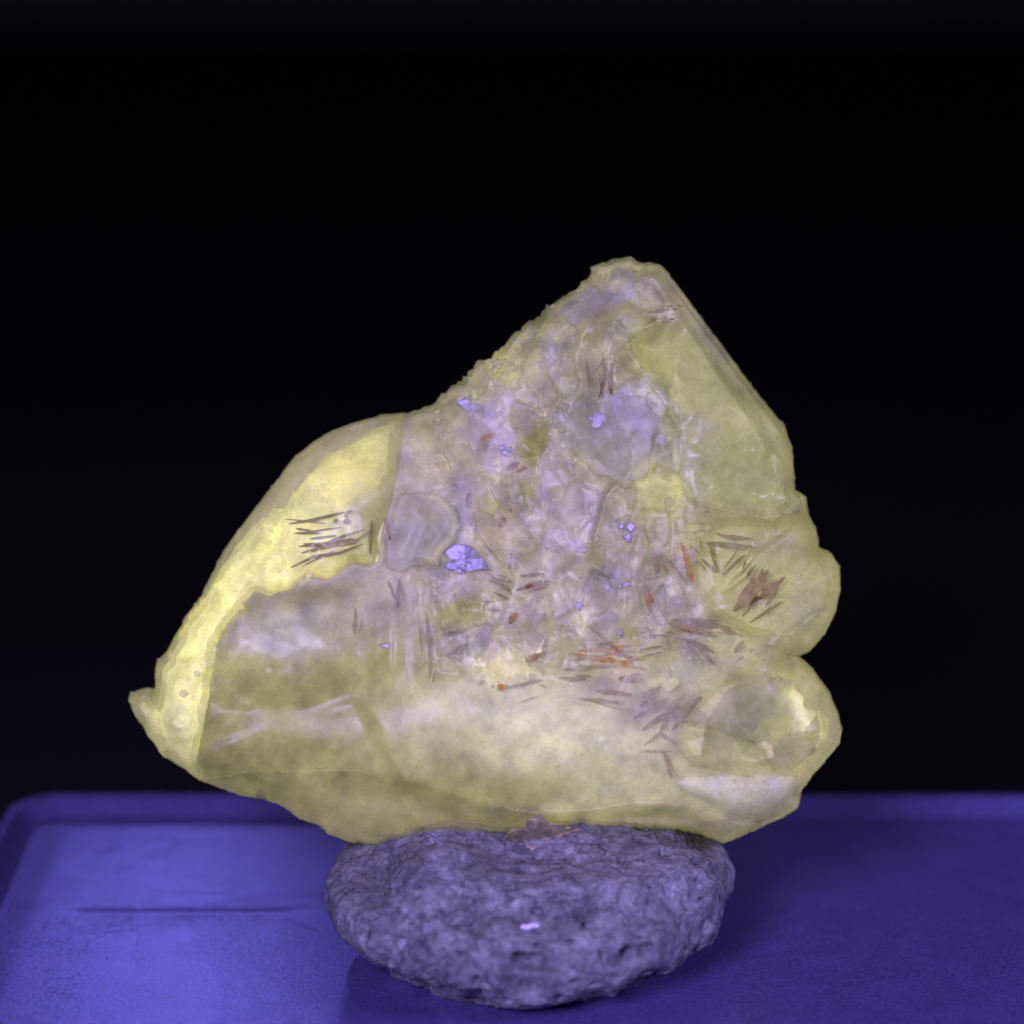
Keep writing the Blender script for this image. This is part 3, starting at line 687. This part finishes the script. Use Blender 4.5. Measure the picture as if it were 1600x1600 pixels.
# ---- knob at far left
kcol = colour_field((.46,.47,.30,.14), [(235,1120,30,20,.8,(.42,.44,.3,.10),.8)], seed=8)
kn = part('side_crystal', rough_poly(KNOB, .5, 6, 9, 1), knob * np.clip(DC / 8, 0, 1)**.5 + 4, -0.5 * knob * np.clip(DC / 8, 0, 1)**.5, kcol, M_SHELL, comp=False, label='small clear rounded knob at far left')
KC = [(222,1095),(240,1092),(255,1110),(268,1120),(262,1150),(245,1140),(235,1115)]
kc = part('core', rough_poly(KC, 1, 6, 10, 1), knob - 14, knob - 40, colour_field((.6,.6,.3,.22), []), M_CORE, parent=kn)

# ---- peak with flat faces
pcol = colour_field(PEAKC, [(1010,560,50,40,0,(.40,.40,.14,.13),.9), (1120,560,100,20,.93,(.22,.25,.11,.03),1.2), (1175,615,46,20,.7,(.20,.24,.12,.025),1.0),  # dark band and paler patches paint the shaded and lit faces
    (1070,690,36,50,0,(.40,.37,.27,.09),1.1), (1150,740,80,50,0,(.33,.38,.14,.09),.9), (1160,660,50,16,.2,(.46,.45,.2,.16),.8), (1045,625,14,22,0,(.58,.6,.28,.22),.9), (1200,690,16,50,-.3,(.44,.44,.22,.14),.8), (1030,470,22,60,-.5,(.42,.41,.18,.12),.8)], seed=10)
def cblend(c, w): return body_col * (1 - w[..., None]) + c * w[..., None]
pcol = cblend(pcol, wP); pcol *= (1 + 0.08 * fbm(GX, GY, 40, 150, 3))[..., None]
part('main_point', rough_poly(PEAK, .8, 6, 12), peak, -0.55 * ENV * np.clip(DC / 12, 0, 1)**.5, pcol, M_FACE, comp=False, label='olive yellow pointed end with flat faces')

# ---- upper and lower right lobes: clear rind, inner core
ucol = colour_field((.42,.42,.19,.10), [(1250,980,40,40,0,(.30,.33,.2,.06),.9), (1290,920,20,60,0,(.50,.48,.2,.14),1.0), (1180,820,80,30,0,(.34,.33,.2,.07),.8)], seed=12)
ucol = cblend(ucol, wU)
us = part('side_crystal', rough_poly(UPL, 1.0, 6, 13), upl * np.clip(DC / 10, 0, 1)**.5, -0.6 * ENV * np.clip(DC / 12, 0, 1)**.5, ucol, M_SHELL, comp=False, label='upper rounded olive crystal lobe on the right')
UC = [(1062,845),(1090,822),(1140,812),(1200,820),(1240,850),(1262,880),(1276,905),(1278,930),(1268,960),(1240,985),(1205,1000),(1150,985),(1105,958),(1080,930),(1068,880)]
ucore = upl - 26 + 4 * fbm(GX, GY, 30, 160, 3); ucore = ucore * np.clip(DC / 30, 0, 1)**.5
uc = colour_field((.42,.42,.17,.12), [(1080,915,30,26,0,(.48,.48,.24,.14),1), (1200,850,60,30,0,(.32,.31,.18,.06),.8), (1150,965,60,20,.2,(.5,.5,.26,.16),.8), (1240,960,30,30,0,(.33,.33,.2,.08),.8)], seed=14)
uc *= (1 + 0.12 * fbm(GX, GY, 26, 161, 3))[..., None]
part('core', fray(rough_poly(UC, 2, 6, 14), 4, 74), ucore, ucore - 50, uc, M_CORE, parent=us)

lcol = colour_field((.42,.41,.22,.10), [(1270,1170,40,50,0,(.48,.47,.22,.13),.9), (1090,1080,60,40,0,(.42,.38,.28,.09),.9)], seed=16)
lcol = cblend(lcol, wL)
ls = part('side_crystal', rough_poly(LOL, 1.0, 6, 15), lol * np.clip(DC / 10, 0, 1)**.5, -0.6 * ENV * np.clip(DC / 12, 0, 1)**.5, lcol, M_SHELL, comp=False, label='lower rounded clear crystal lobe on the right')
LC = [(1050,1110),(1080,1078),(1120,1055),(1170,1045),(1215,1050),(1245,1080),(1255,1115),(1250,1150),(1245,1185),(1215,1200),(1170,1195),(1110,1185),(1065,1175)]
vorL, edL, idL = voronoi(GX + .3*GY, GY, 34, (1340, 1010, 1690, 1240), 44, 1.0, 1.2, 0.30, 8)
lcore = lol - 32 + vorL + 4 * fbm(GX, GY, 36, 170, 3); lcore = lcore * np.clip(DC / 40, 0, 1)**.5
lc = colour_field((.42,.41,.22,.12), [(1165,1120,46,60,0,(.20,.22,.12,.03),1.2), (1250,1150,10,30,.3,(.2,.18,.1,.02),.9), (1235,1100,18,28,-.2,(.62,.63,.26,.28),1.0), (1100,1100,40,40,0,(.42,.38,.28,.09),.8)], seed=18)
lc *= (1 + 0.22 * fbm(GX, GY, 28, 171, 3) + 0.3 * ridged(GX, GY * .5, 34, 172, 2) * sstep(1200, 1240, GX))[..., None]; lc *= (1 + 0.35 * np.random.RandomState(9).uniform(-1, 1, 34)[idL])[..., None]; lc = np.clip(lc, .005, 1)
part('core', fray(rough_poly(LC, 2, 6, 16), 4, 73), lcore, lcore - 50, lc, M_CORE, parent=ls)
# curved yellow veil inside the lower lobe
VE = [(1262,1102),(1275,1104),(1284,1122),(1282,1145),(1270,1160),(1258,1175),(1256,1160),(1266,1142),(1268,1122)]
vz = lol - 22; part('inner_veil', rough_poly(VE, 1, 5, 17, 1), vz, vz - 8, colour_field((.6,.6,.26,.20), []), M_CORE, parent=ls)
VE2 = [(1180,1143),(1192,1152),(1196,1170),(1188,1172),(1182,1160),(1174,1150)]
vz = lol - 24; part('inner_veil', rough_poly(VE2, 1, 5, 18), vz, vz - 8, colour_field((.6,.52,.38,.15), []), M_CORE, parent=ls)

# ---- base slab, milky facet, round facet, shell-shaped facet
scol = colour_field(SLAB, [(1000,1275,180,26,0,BROWN,1.3), (1150,1290,90,26,-.2,(.36,.33,.2,.08),.9), (620,1260,200,30,.05,(.37,.36,.13,.085),.8), (840,1268,60,16,0,(.36,.27,.17,.06),.8),
    (415,1236,9,14,0,(.22,.12,.08,.03),1.2), (460,1262,8,5,0,(.25,.16,.1,.04),1)], warp=8, seed=20)
scol = cblend(scol, wS); scol *= (1 + 0.09 * fbm(GX * .5, GY, 30, 180, 3))[..., None]
part('base_slab', rough_poly(SLABP, 1.2, 6, 19), slab, -0.5 * ENV * np.clip(DC / 12, 0, 1)**.5, scol, M_SKIN, comp=False, label='olive underside rim resting on the putty')
COMP0 = soften(np.where(TOP > -1e8, TOP, 0), 25)
mz = np.maximum(np.where(COMP > -1e8, COMP, 0), 150 * profile(DC, 75)) * 0 + np.maximum(COMP0, 60) + 3 + 22 * sstep(1188, 1236, GY) - 0.3 * np.clip(GY - 1215, 0, 99) + 5 * np.where(GX > 1165, 1, 0) + 2.5 * fbm(GX, GY, 40, 190, 3)
sdm, _, _ = poly_sd(np.array(MILKP, float), GX, GY)
mz -= 24 * (1 - profile(np.clip(sdm, 0, None), 22))
mcol = colour_field((.62,.62,.42,.14), [(1195,1225,36,36,0,(.52,.51,.44,.09),1.0), (1130,1240,40,30,0,(.6,.6,.42,.14),.8)], seed=22)
part('milky_facet', fray(rough_poly(MILKP, 1.2, 6, 20, 1), 2.5, 76), mz, mz - 80, mcol, M_MILK, label='milky white patch low on the right')
bz = COMP0 + 6 + 0.10 * (GX - 660) + 0.03 * (GY - 825) + 2 * fbm(GX, GY, 40, 200, 3)
sdb, _, _ = poly_sd(np.array(BUB, float), GX, GY)
bz = np.minimum(bz, np.where(COMP > 0, COMP, 0) + 14) * 0 + bz + 7 * np.exp(-((sdb - 8) / 6.0)**2) * sstep(640, 690, GX)
bcol = colour_field((.37,.35,.32,.065), [], seed=24)
rimw = np.exp(-((sdb - 7) / 7.0)**2) * sstep(650, 690, GX)
bcol = bcol * (1 - rimw[..., None]) + np.array((.58,.56,.36,.17)) * rimw[..., None]
part('round_facet', rough_poly(BUB, 2.2, 7, 21), bz, bz - 60, bcol, M_VEIL, label='rounded mauve facet with pale raised rim')
shz = COMP0 + 5 + 0.10 * (GX - 950) + 0.03 * (GY - 690) + 1.5 * fbm(GX, GY, 40, 210, 3)
sds, _, _ = poly_sd(np.array(SHELLF, float), GX, GY)
shz += 4 * np.exp(-((sds - 8) / 6.0)**2) * sstep(700, 735, GY) * sstep(1000, 960, GX)
shc = colour_field((.36,.35,.30,.06), [(985,655,40,26,0.4,(.36,.33,.42,.04),.9)], seed=26)  # violet patch paints the lamp sheen on this facet
rimw = np.exp(-((sds - 8) / 8.0)**2) * sstep(690, 730, GY) * sstep(1010, 960, GX) * (0.7 + 0.5 * nz(GX, GY, 20, 77))
shc = shc * (1 - rimw[..., None]) + np.array((.5,.5,.34,.12)) * rimw[..., None]
part('shell_facet', rough_poly(SHELLF, 2.2, 7, 22), shz, shz - 60, shc, M_VEIL, label='shell-shaped grey mauve facet below the peak')

# ------------------------------------------------------------------ surface lookup
def surf(px, py, r=1, top=False):
    i = int(round((py - gy[0]) / ST)); j = int(round((px - gx[0]) / ST))
    i = min(max(i, r), len(gy) - 1 - r); j = min(max(j, r), len(gx) - 1 - r)
    z = (TOP if top else COMP)[i-r:i+r+1, j-r:j+r+1]; z = z[z > -1e8]
    return float(z.mean()) if len(z) else 0.0

# ------------------------------------------------------------------ needle inclusions
M_N = {'b': simple_mat('needle_brown', (.19,.075,.02), .5, .0, .015, spec=.1), 'd': simple_mat('needle_dark', (.17,.11,.03), .5, .0, .02, spec=.1),
       'o': simple_mat('needle_orange', (.40,.20,.04), .45, .0, .05, spec=.1), 'm': simple_mat('needle_mauve', (.26,.11,.055), .5, .0, .02, spec=.1),
       'p': simple_mat('needle_pale', (.55,.55,.27), .45, .0, .20, spec=.2), 'r': simple_mat('needle_reddish', (.30,.18,.09), .5, .0, .04, spec=.1)}
def needle(pts, w, k, sink=0.15):
    """flattened tapering spindle lying in the surface, along a polyline of picture points"""
    pts = [np.array(q, float) for q in pts]
    seg = []
    for a, b in zip(pts[:-1], pts[1:]):
        nn = max(3, int(np.hypot(*(b - a)) / 7))
        seg += [a + (b - a) * i / nn for i in range(nn)]
    seg.append(pts[-1]); n = len(seg); V = []; F = []
    tw = .84 if k in 'or' else .6
    zs = [(1 - tw) * surf(q[0], q[1]) + tw * surf(q[0], q[1], top=True) - 2 * (1 - tw) for q in seg]
    zs = [np.mean(zs[max(0, i-2):i+3]) for i in range(n)]
    for i, q in enumerate(seg):
        t = i / (n - 1); a = seg[max(i-1, 0)]; b = seg[min(i+1, n-1)]
        tg = (b - a) / max(np.hypot(*(b - a)), 1e-6); nr = np.array((-tg[1], tg[0]))
        ww = w * max(0.08, math.sin(math.pi * (0.06 + 0.88 * t))**0.8) * (0.85 + 0.3 * random.random())
        for s_ in range(6):
            an = 2 * math.pi * s_ / 6
            o = nr * math.cos(an) * ww * .5
            V.append(loc(q[0] + o[0], q[1] + o[1], zs[i] + math.sin(an) * ww * 0.3 + ww * (0.12 - sink) + 1.0))
    for i in range(n - 1):
        for s_ in range(6):
            F.append((i*6+s_, (i+1)*6+s_, (i+1)*6+(s_+1) % 6, i*6+(s_+1) % 6))
    F.append(tuple(range(6))); F.append(tuple(range((n-1)*6, n*6))[::-1])
    return link_mesh('needle_inclusion', V, F, M_N[k], crystal)
for (pts, w, k) in (
    ([(462,818),(500,812),(548,800)],5,'d'), ([(478,852),(520,848),(560,840)],6,'b'), ([(482,862),(530,850),(562,846),(590,826)],6,'r'), ([(466,884),(500,868),(540,862),(575,848)],5,'b'),
    ([(545,816),(556,812)],9,'d'), ([(470,832),(510,832)],4,'d'), ([(606,868),(601,840),(607,815)],9,'p'), ([(595,880),(600,862)],8,'p'),
    ([(765,902),(790,914),(800,920)],6,'d'), ([(770,900),(800,906)],5,'m'), ([(806,918),(835,908),(858,904)],7,'b'), ([(762,947),(785,949)],5,'d'), ([(796,968),(806,950)],9,'r'),
    ([(885,1012),(930,1020),(1000,1036)],9,'o'), ([(900,1008),(945,1006),(980,1000)],6,'o'), ([(940,1012),(985,1010)],6,'r'), ([(820,1024),(845,1014)],12,'r'), ([(778,1066),(790,1060)],11,'o'),
    ([(790,1064),(820,1058),(846,1052)],5,'b'), ([(818,1058),(842,1052)],7,'d'), ([(880,1036),(915,1032)],8,'r'), ([(885,1052),(912,1050)],8,'d'), ([(960,1050),(995,1052)],10,'r'), ([(925,1068),(980,1074)],6,'m'), ([(900,1080),(960,1086)],6,'m'),
    ([(1054,846),(1066,880),(1076,920)],9,'o'), ([(1068,850),(1078,880)],5,'r'),
    ([(1040,962),(1080,964),(1140,984)],9,'d'), ([(1035,968),(1075,978),(1110,988)],9,'r'), ([(1050,990),(1080,1000),(1105,1012)],7,'b'), ([(995,988),(1032,986)],5,'d'), ([(1092,974),(1130,980)],8,'p'), ([(1135,1012),(1150,994)],7,'d'),
    ([(1114,836),(1158,841)],6,'d'), ([(1096,846),(1170,854)],6,'d'), ([(1068,831),(1090,828)],5,'d'), ([(1100,858),(1108,880),(1114,892)],5,'d'), ([(1118,896),(1136,880),(1152,864)],6,'d'), ([(1112,926),(1130,900),(1164,868)],7,'p'),
    ([(1135,950),(1150,925),(1178,900),(1186,888)],10,'m'), ([(1148,920),(1172,902),(1187,890)],8,'b'), ([(1135,950),(1165,932),(1195,914),(1208,900)],9,'m'), ([(1165,934),(1190,918),(1213,898)],7,'b'), ([(1160,968),(1195,945),(1210,935)],5,'d'), ([(1166,924),(1176,918)],10,'p'),
    ([(1152,900),(1168,880)],5,'d'), ([(1085,870),(1110,892)],5,'d'),
    ([(1000,1078),(1024,1062)],8,'d'), ([(990,1100),(1020,1084)],10,'r'), ([(994,1128),(1020,1110),(1044,1098)],8,'b'), ([(1025,1112),(1050,1100),(1085,1078)],12,'m'), ([(998,1150),(1022,1132),(1046,1148)],6,'m'), ([(1026,1158),(1042,1190)],7,'m'),
    ([(1040,1100),(1060,1098)],6,'r'), ([(748,702),(756,690),(775,680)],11,'r'), ([(792,735),(806,728),(822,734)],9,'b'), ([(731,790),(735,770)],6,'d'), ([(785,822),(788,808)],8,'m'), ([(797,885),(798,862)],6,'d'),
    ([(675,1020),(676,975),(670,950)],5,'d'), ([(627,945),(630,900)],5,'d'), ([(675,1050),(678,1020)],4,'d'), ([(562,985),(563,945)],4,'d'), ([(705,1020),(730,1000)],9,'d'), ([(1000,905),(1008,950)],10,'r'), ([(925,1000),(950,996)],7,'b'), ([(1015,860),(1020,900)],6,'m'),
    ([(930,632),(940,600),(936,560)],5,'d'), ([(918,622),(912,570)],4,'m'), ([(948,625),(944,585)],4,'d'), ([(1005,500),(1050,492)],5,'m'), ([(1010,512),(1045,508)],4,'m')):
    needle(pts, w * 1.15, k)
    a, b_ = np.array(pts[0], float), np.array(pts[-1], float); L_ = np.hypot(*(b_ - a)); dirn = math.atan2(b_[1]-a[1], b_[0]-a[0])
    for _ in range(random.choice((1, 2, 2, 3))):
        c_ = (a + b_) / 2 + np.array((random.gauss(0, 9), random.gauss(0, 9))); an = dirn + random.gauss(0, .22); l_ = L_ * random.uniform(.2, .5)
        needle([c_ - l_*np.array((math.cos(an), math.sin(an))), c_ + l_*np.array((math.cos(an), math.sin(an)))], w * random.uniform(.45, .9), random.choice((k, k, 'd', 'r', 'm')))

# ------------------------------------------------------------------ bright flakes and rough crust
M_FLAKE = simple_mat('pale_flake', (.62,.61,.36), .5, .0, .26)
M_CRUST = simple_mat('pale_crust', (.44,.42,.25), .5, .0, .09)
M_PINK = simple_mat('pink_crust', (.46,.33,.28), .8, .1, None, amp=.45, bump=.6)
ICO2 = ico(2)
bpy.context.view_layer.update()
def lumps_part(name, spots, mat, seed, flat=0.6, label=None, zfix=None):
    rs = np.random.RandomState(seed); V = []; F = []
    for (px, py, r) in spots:
        v, f = ICO2; off = len(V)
        q = v * (1 + rs.uniform(-.28, .28, (len(v), 1))); sc = rs.uniform(.7, 1.3, 3)
        if zfix is not None:
            dr = (FWD * D + RT * ((px - 800) * U) + UP * ((800 - py) * U)).normalized()
            hit, hp, _n, _i, _o, _m = SC.ray_cast(bpy.context.evaluated_depsgraph_get(), CAM, dr)
            lp = crystal.matrix_world.inverted() @ hp if hit else Vector(loc(px, py, 120))
            px, py, z0 = lp.x / U + FOOT[0], FOOT[1] - lp.z / U, -lp.y / U
        else: z0 = 0.5 * surf(px, py) + 0.5 * surf(px, py, top=True)
        for a in q: V.append(loc(px + a[0]*r*sc[0], py + a[1]*r*sc[1], z0 + a[2]*r*flat*sc[2]))
        F += [[i + off for i in t] for t in f]
    return link_mesh(name, V, F, mat, crystal) if label is None else tag(link_mesh(name, V, F, mat, crystal), label)
rs = np.random.RandomState(3)
def trail(pts, n, spread, r0, r1):
    o = []
    for _ in range(n):
        i = rs.randint(len(pts) - 1); t = rs.rand()
        o.append((pts[i][0]*(1-t)+pts[i+1][0]*t + rs.normal(0, spread), pts[i][1]*(1-t)+pts[i+1][1]*t + rs.normal(0, spread), rs.uniform(r0, r1)))
    return o
lumps_part('mineral_crust', trail([(768,575),(785,590),(800,600)], 26, 9, 4, 9), M_CRUST, 1, .5, 'pale yellow grainy crust on the left ridge')
lumps_part('mineral_crust', trail([(838,640),(852,655),(872,678)], 14, 4, 3, 6), M_CRUST, 2, .6)
lumps_part('mineral_crust', trail([(690,640),(700,690),(695,730)], 16, 6, 3, 6), M_CRUST, 3, .5)
lumps_part('mineral_crust', trail([(1035,770),(1060,810),(1080,805)], 18, 10, 4, 8), M_CRUST, 4, .5)
lumps_part('mineral_crust', trail([(820,1040),(850,1035)], 9, 6, 3, 7), M_CRUST, 6, .6)
lumps_part('mineral_crust', trail([(985,960),(1010,975)], 8, 8, 4, 8), M_CRUST, 7, .6)
lumps_part('pale_flake', [(755,1030,8),(760,1042,8),(768,1054,7),(775,1060,6),(752,1022,4)], M_FLAKE, 8, .5)
lumps_part('pale_flake', [(1012,1057,8),(1024,1053,9),(1036,1060,8),(1044,1056,6)], M_FLAKE, 9, .5)
lumps_part('pale_flake', [(850,652,5),(857,662,5),(868,676,5)], M_FLAKE, 10, .7)
lumps_part('pale_flake', [(742,615,4),(742,622,4)], M_FLAKE, 11, .7)
lumps_part('pale_flake', [(1042,620,6),(1045,632,7),(1058,648,6)], M_FLAKE, 12, .5)
lumps_part('pale_flake', [(898,962,6),(902,968,5)], M_FLAKE, 13, .5)
lumps_part('pale_flake', [(322,1045,6),(302,1075,7),(345,1000,5)], M_FLAKE, 14, .4)
lumps_part('pale_flake', [(492,900,6),(484,906,5)], M_FLAKE, 15, .4)
CRP = fray(rough_poly([(783,1302),(792,1288),(812,1280),(826,1264),(842,1257),(858,1268),(866,1276),(888,1280),(906,1290),(912,1300),(890,1306),(862,1313),(836,1324),(806,1316)], 2.0, 6, 61), 1.0, 75)
sdq, _, _ = poly_sd(CRP, GX, GY)
DG = bpy.context.evaluated_depsgraph_get(); MI = crystal.matrix_world.inverted(); CZ = np.full(GX.shape, 110.0)
for i_, j_ in zip(*np.nonzero(sdq > -9)):
    dr = (FWD * D + RT * ((GX[i_, j_] - 800) * U) + UP * ((800 - GY[i_, j_]) * U)).normalized()
    hit, hp, _n, _i2, _o, _m = SC.ray_cast(DG, CAM, dr)
    if hit: CZ[i_, j_] = -(MI @ hp).y / U
CZ = np.clip(CZ, 60, 320)
gr = 4.5 * fbm(GX, GY, 11, 301, 3) + 3 * ridged(GX, GY, 16, 302, 2)
CZ = soften(CZ, 2) + 1 + (6 + 2.0 * gr) * sstep(0, 14, sdq)
ccr = colour_field((.34,.24,.19,.03), [(845,1300,8,8,0,(.06,.05,.07,.0),1.1), (815,1303,14,7,0,(.24,.23,.18,.03),.9), (905,1298,8,6,0,(.12,.08,.07,.01),.9), (850,1290,30,10,0,(.40,.30,.27,.04),.8)], warp=8, seed=30)
ccr *= (1 + .35 * fbm(GX, GY, 14, 305, 3))[..., None]
part('matrix_crust', CRP, CZ, CZ - 14, np.clip(ccr, .003, 1), M_BODY, label='dusty pink crust where crystal meets putty', free=True)
lumps_part('iron_stain_gap_shade', [(414,1232,6),(418,1240,5)], M_N['r'], 17, .3)
lumps_part('iron_stain_gap_shade', [(506,1292,4),(512,1288,3)], M_N['r'], 18, .5)
lumps_part('iron_stain_gap_shade', [(1085,1301,6),(1095,1303,5),(1075,1299,5)], simple_mat('gap_shadow', (.05,.04,.05), .8), 19, .6)  # added dark lumps imitate the shadow gap under the base

# ------------------------------------------------------------------ glinting facets: small cleavage faces tilted to the torch
M_GLINT = simple_mat('glassy_facet', (.26,.23,.34), .235, .0, .03, nscale=3000, amp=.2, bump=.3)
M_GLINT2 = simple_mat('satin_facet', (.34,.31,.36), .36, .0, .04, nscale=2500, amp=.2, bump=.25)
for m_ in (M_GLINT, M_GLINT2): m_.node_tree.nodes['Principled BSDF'].inputs['Specular Tint'].default_value = (.68, .58, 1, 1)
Rm = crystal.matrix_world.to_3x3()
def facet_cluster(cx, cy, rad, n, lamp, jitter, mat, seed, elong=1.0, rot=0.0):
    rs = np.random.RandomState(seed)
    for i in range(n):
        if n == 1: px, py, r = cx, cy, rad
        else:
            a = rs.uniform(0, 6.28); q = rad * math.sqrt(rs.rand()) * .8
            px, py, r = cx + q*math.cos(a), cy + q*math.sin(a), rad * rs.uniform(.28, .62)
        z = surf(px, py, top=True)
        wl = crystal.matrix_world @ Vector(loc(px, py, z))
        h = ((CAM - wl).normalized() + (lamp - wl).normalized()).normalized()
        h = (h + Vector(rs.normal(0, jitter, 3))).normalized()
        hl = Rm.transposed() @ h
        k = rs.randint(3, 6); elong = elong if n == 1 else rs.uniform(.8, 1.7); V = []; F = []
        ex = hl.cross(Vector((0, 0, 1))).normalized(); ey = hl.cross(ex).normalized()
        if rot: ex, ey = ex*math.cos(rot)+ey*math.sin(rot), -ex*math.sin(rot)+ey*math.cos(rot)
        c0 = Vector(loc(px, py, z + 0.25 * r + 2))
        for s_, (sc, dz) in enumerate(((1.0, 0.0), (1.25, -.35), (1.5, -1.6))):
            for j in range(k):
                an = 6.2832 * j / k + rs.uniform(-.2, .2); rr = r * U * sc * rs.uniform(.6, 1.2)
                V.append(c0 + ex * (rr * elong * math.cos(an)) + ey * (rr * math.sin(an)) + hl * (dz * r * U))
        F.append(tuple(range(k)))
        for s_ in range(2):
            for j in range(k): F.append((s_*k+j, (s_+1)*k+j, (s_+1)*k+(j+1) % k, s_*k+(j+1) % k))
        o = link_mesh('glinting_facet', V, F, mat, crystal, smooth=False)
facet_cluster(722, 874, 22, 15, L_FRONT, .07, M_GLINT, 1)
facet_cluster(735, 640, 17, 7, L_FRONT, .10, M_GLINT2, 2)
facet_cluster(790, 705, 10, 3, L_FRONT, .10, M_GLINT2, 3)
facet_cluster(922, 662, 14, 4, L_FRONT, .06, M_GLINT2, 4, 1.3)
facet_cluster(965, 822, 6, 1, L_FRONT, .02, M_GLINT, 5)
facet_cluster(978, 823, 7, 1, L_FRONT, .02, M_GLINT, 6)
facet_cluster(974, 838, 7, 1, L_FRONT, .05, M_GLINT, 7)
facet_cluster(967, 913, 8, 2, L_FRONT, .07, M_GLINT2, 8)
facet_cluster(957, 985, 8, 2, L_FRONT, .09, M_GLINT2, 9)
facet_cluster(610, 1001, 4, 1, L_FRONT, .01, M_GLINT, 14, 2.2)
facet_cluster(900, 940, 6, 1, L_FRONT, .06, M_GLINT2, 11)

# glint on the putty: added glossy flakes tilted to reflect the front torch
for (px, py, r, sd_) in ((822, 1449, 6, 3), (834, 1446, 6, 4)):
    dr = (FWD * D + RT * ((px - 800) * U) + UP * ((800 - py) * U)).normalized()
    hit, hp, _n, _i2, _o, _m = SC.ray_cast(bpy.context.evaluated_depsgraph_get(), CAM, dr)
    if not hit: continue
    h = ((CAM - hp).normalized() + (L_FRONT - hp).normalized()).normalized()
    ex = h.cross(Vector((0, 0, 1))).normalized(); ey = h.cross(ex).normalized(); rs = np.random.RandomState(sd_)
    V = []; k = 6
    for (sc, dz) in ((1.0, .35), (1.4, -1.2)):
        for j in range(k):
            an = 6.2832 * j / k; rr = r * U * sc * rs.uniform(.7, 1.2); V.append(hp + ex * (1.5 * rr * math.cos(an)) + ey * (.6 * rr * math.sin(an)) + h * (dz * r * U))
    link_mesh('putty_glint', V, [tuple(range(k))] + [(j, k + j, k + (j+1) % k, (j+1) % k) for j in range(k)], M_GLINT, putty, smooth=False)
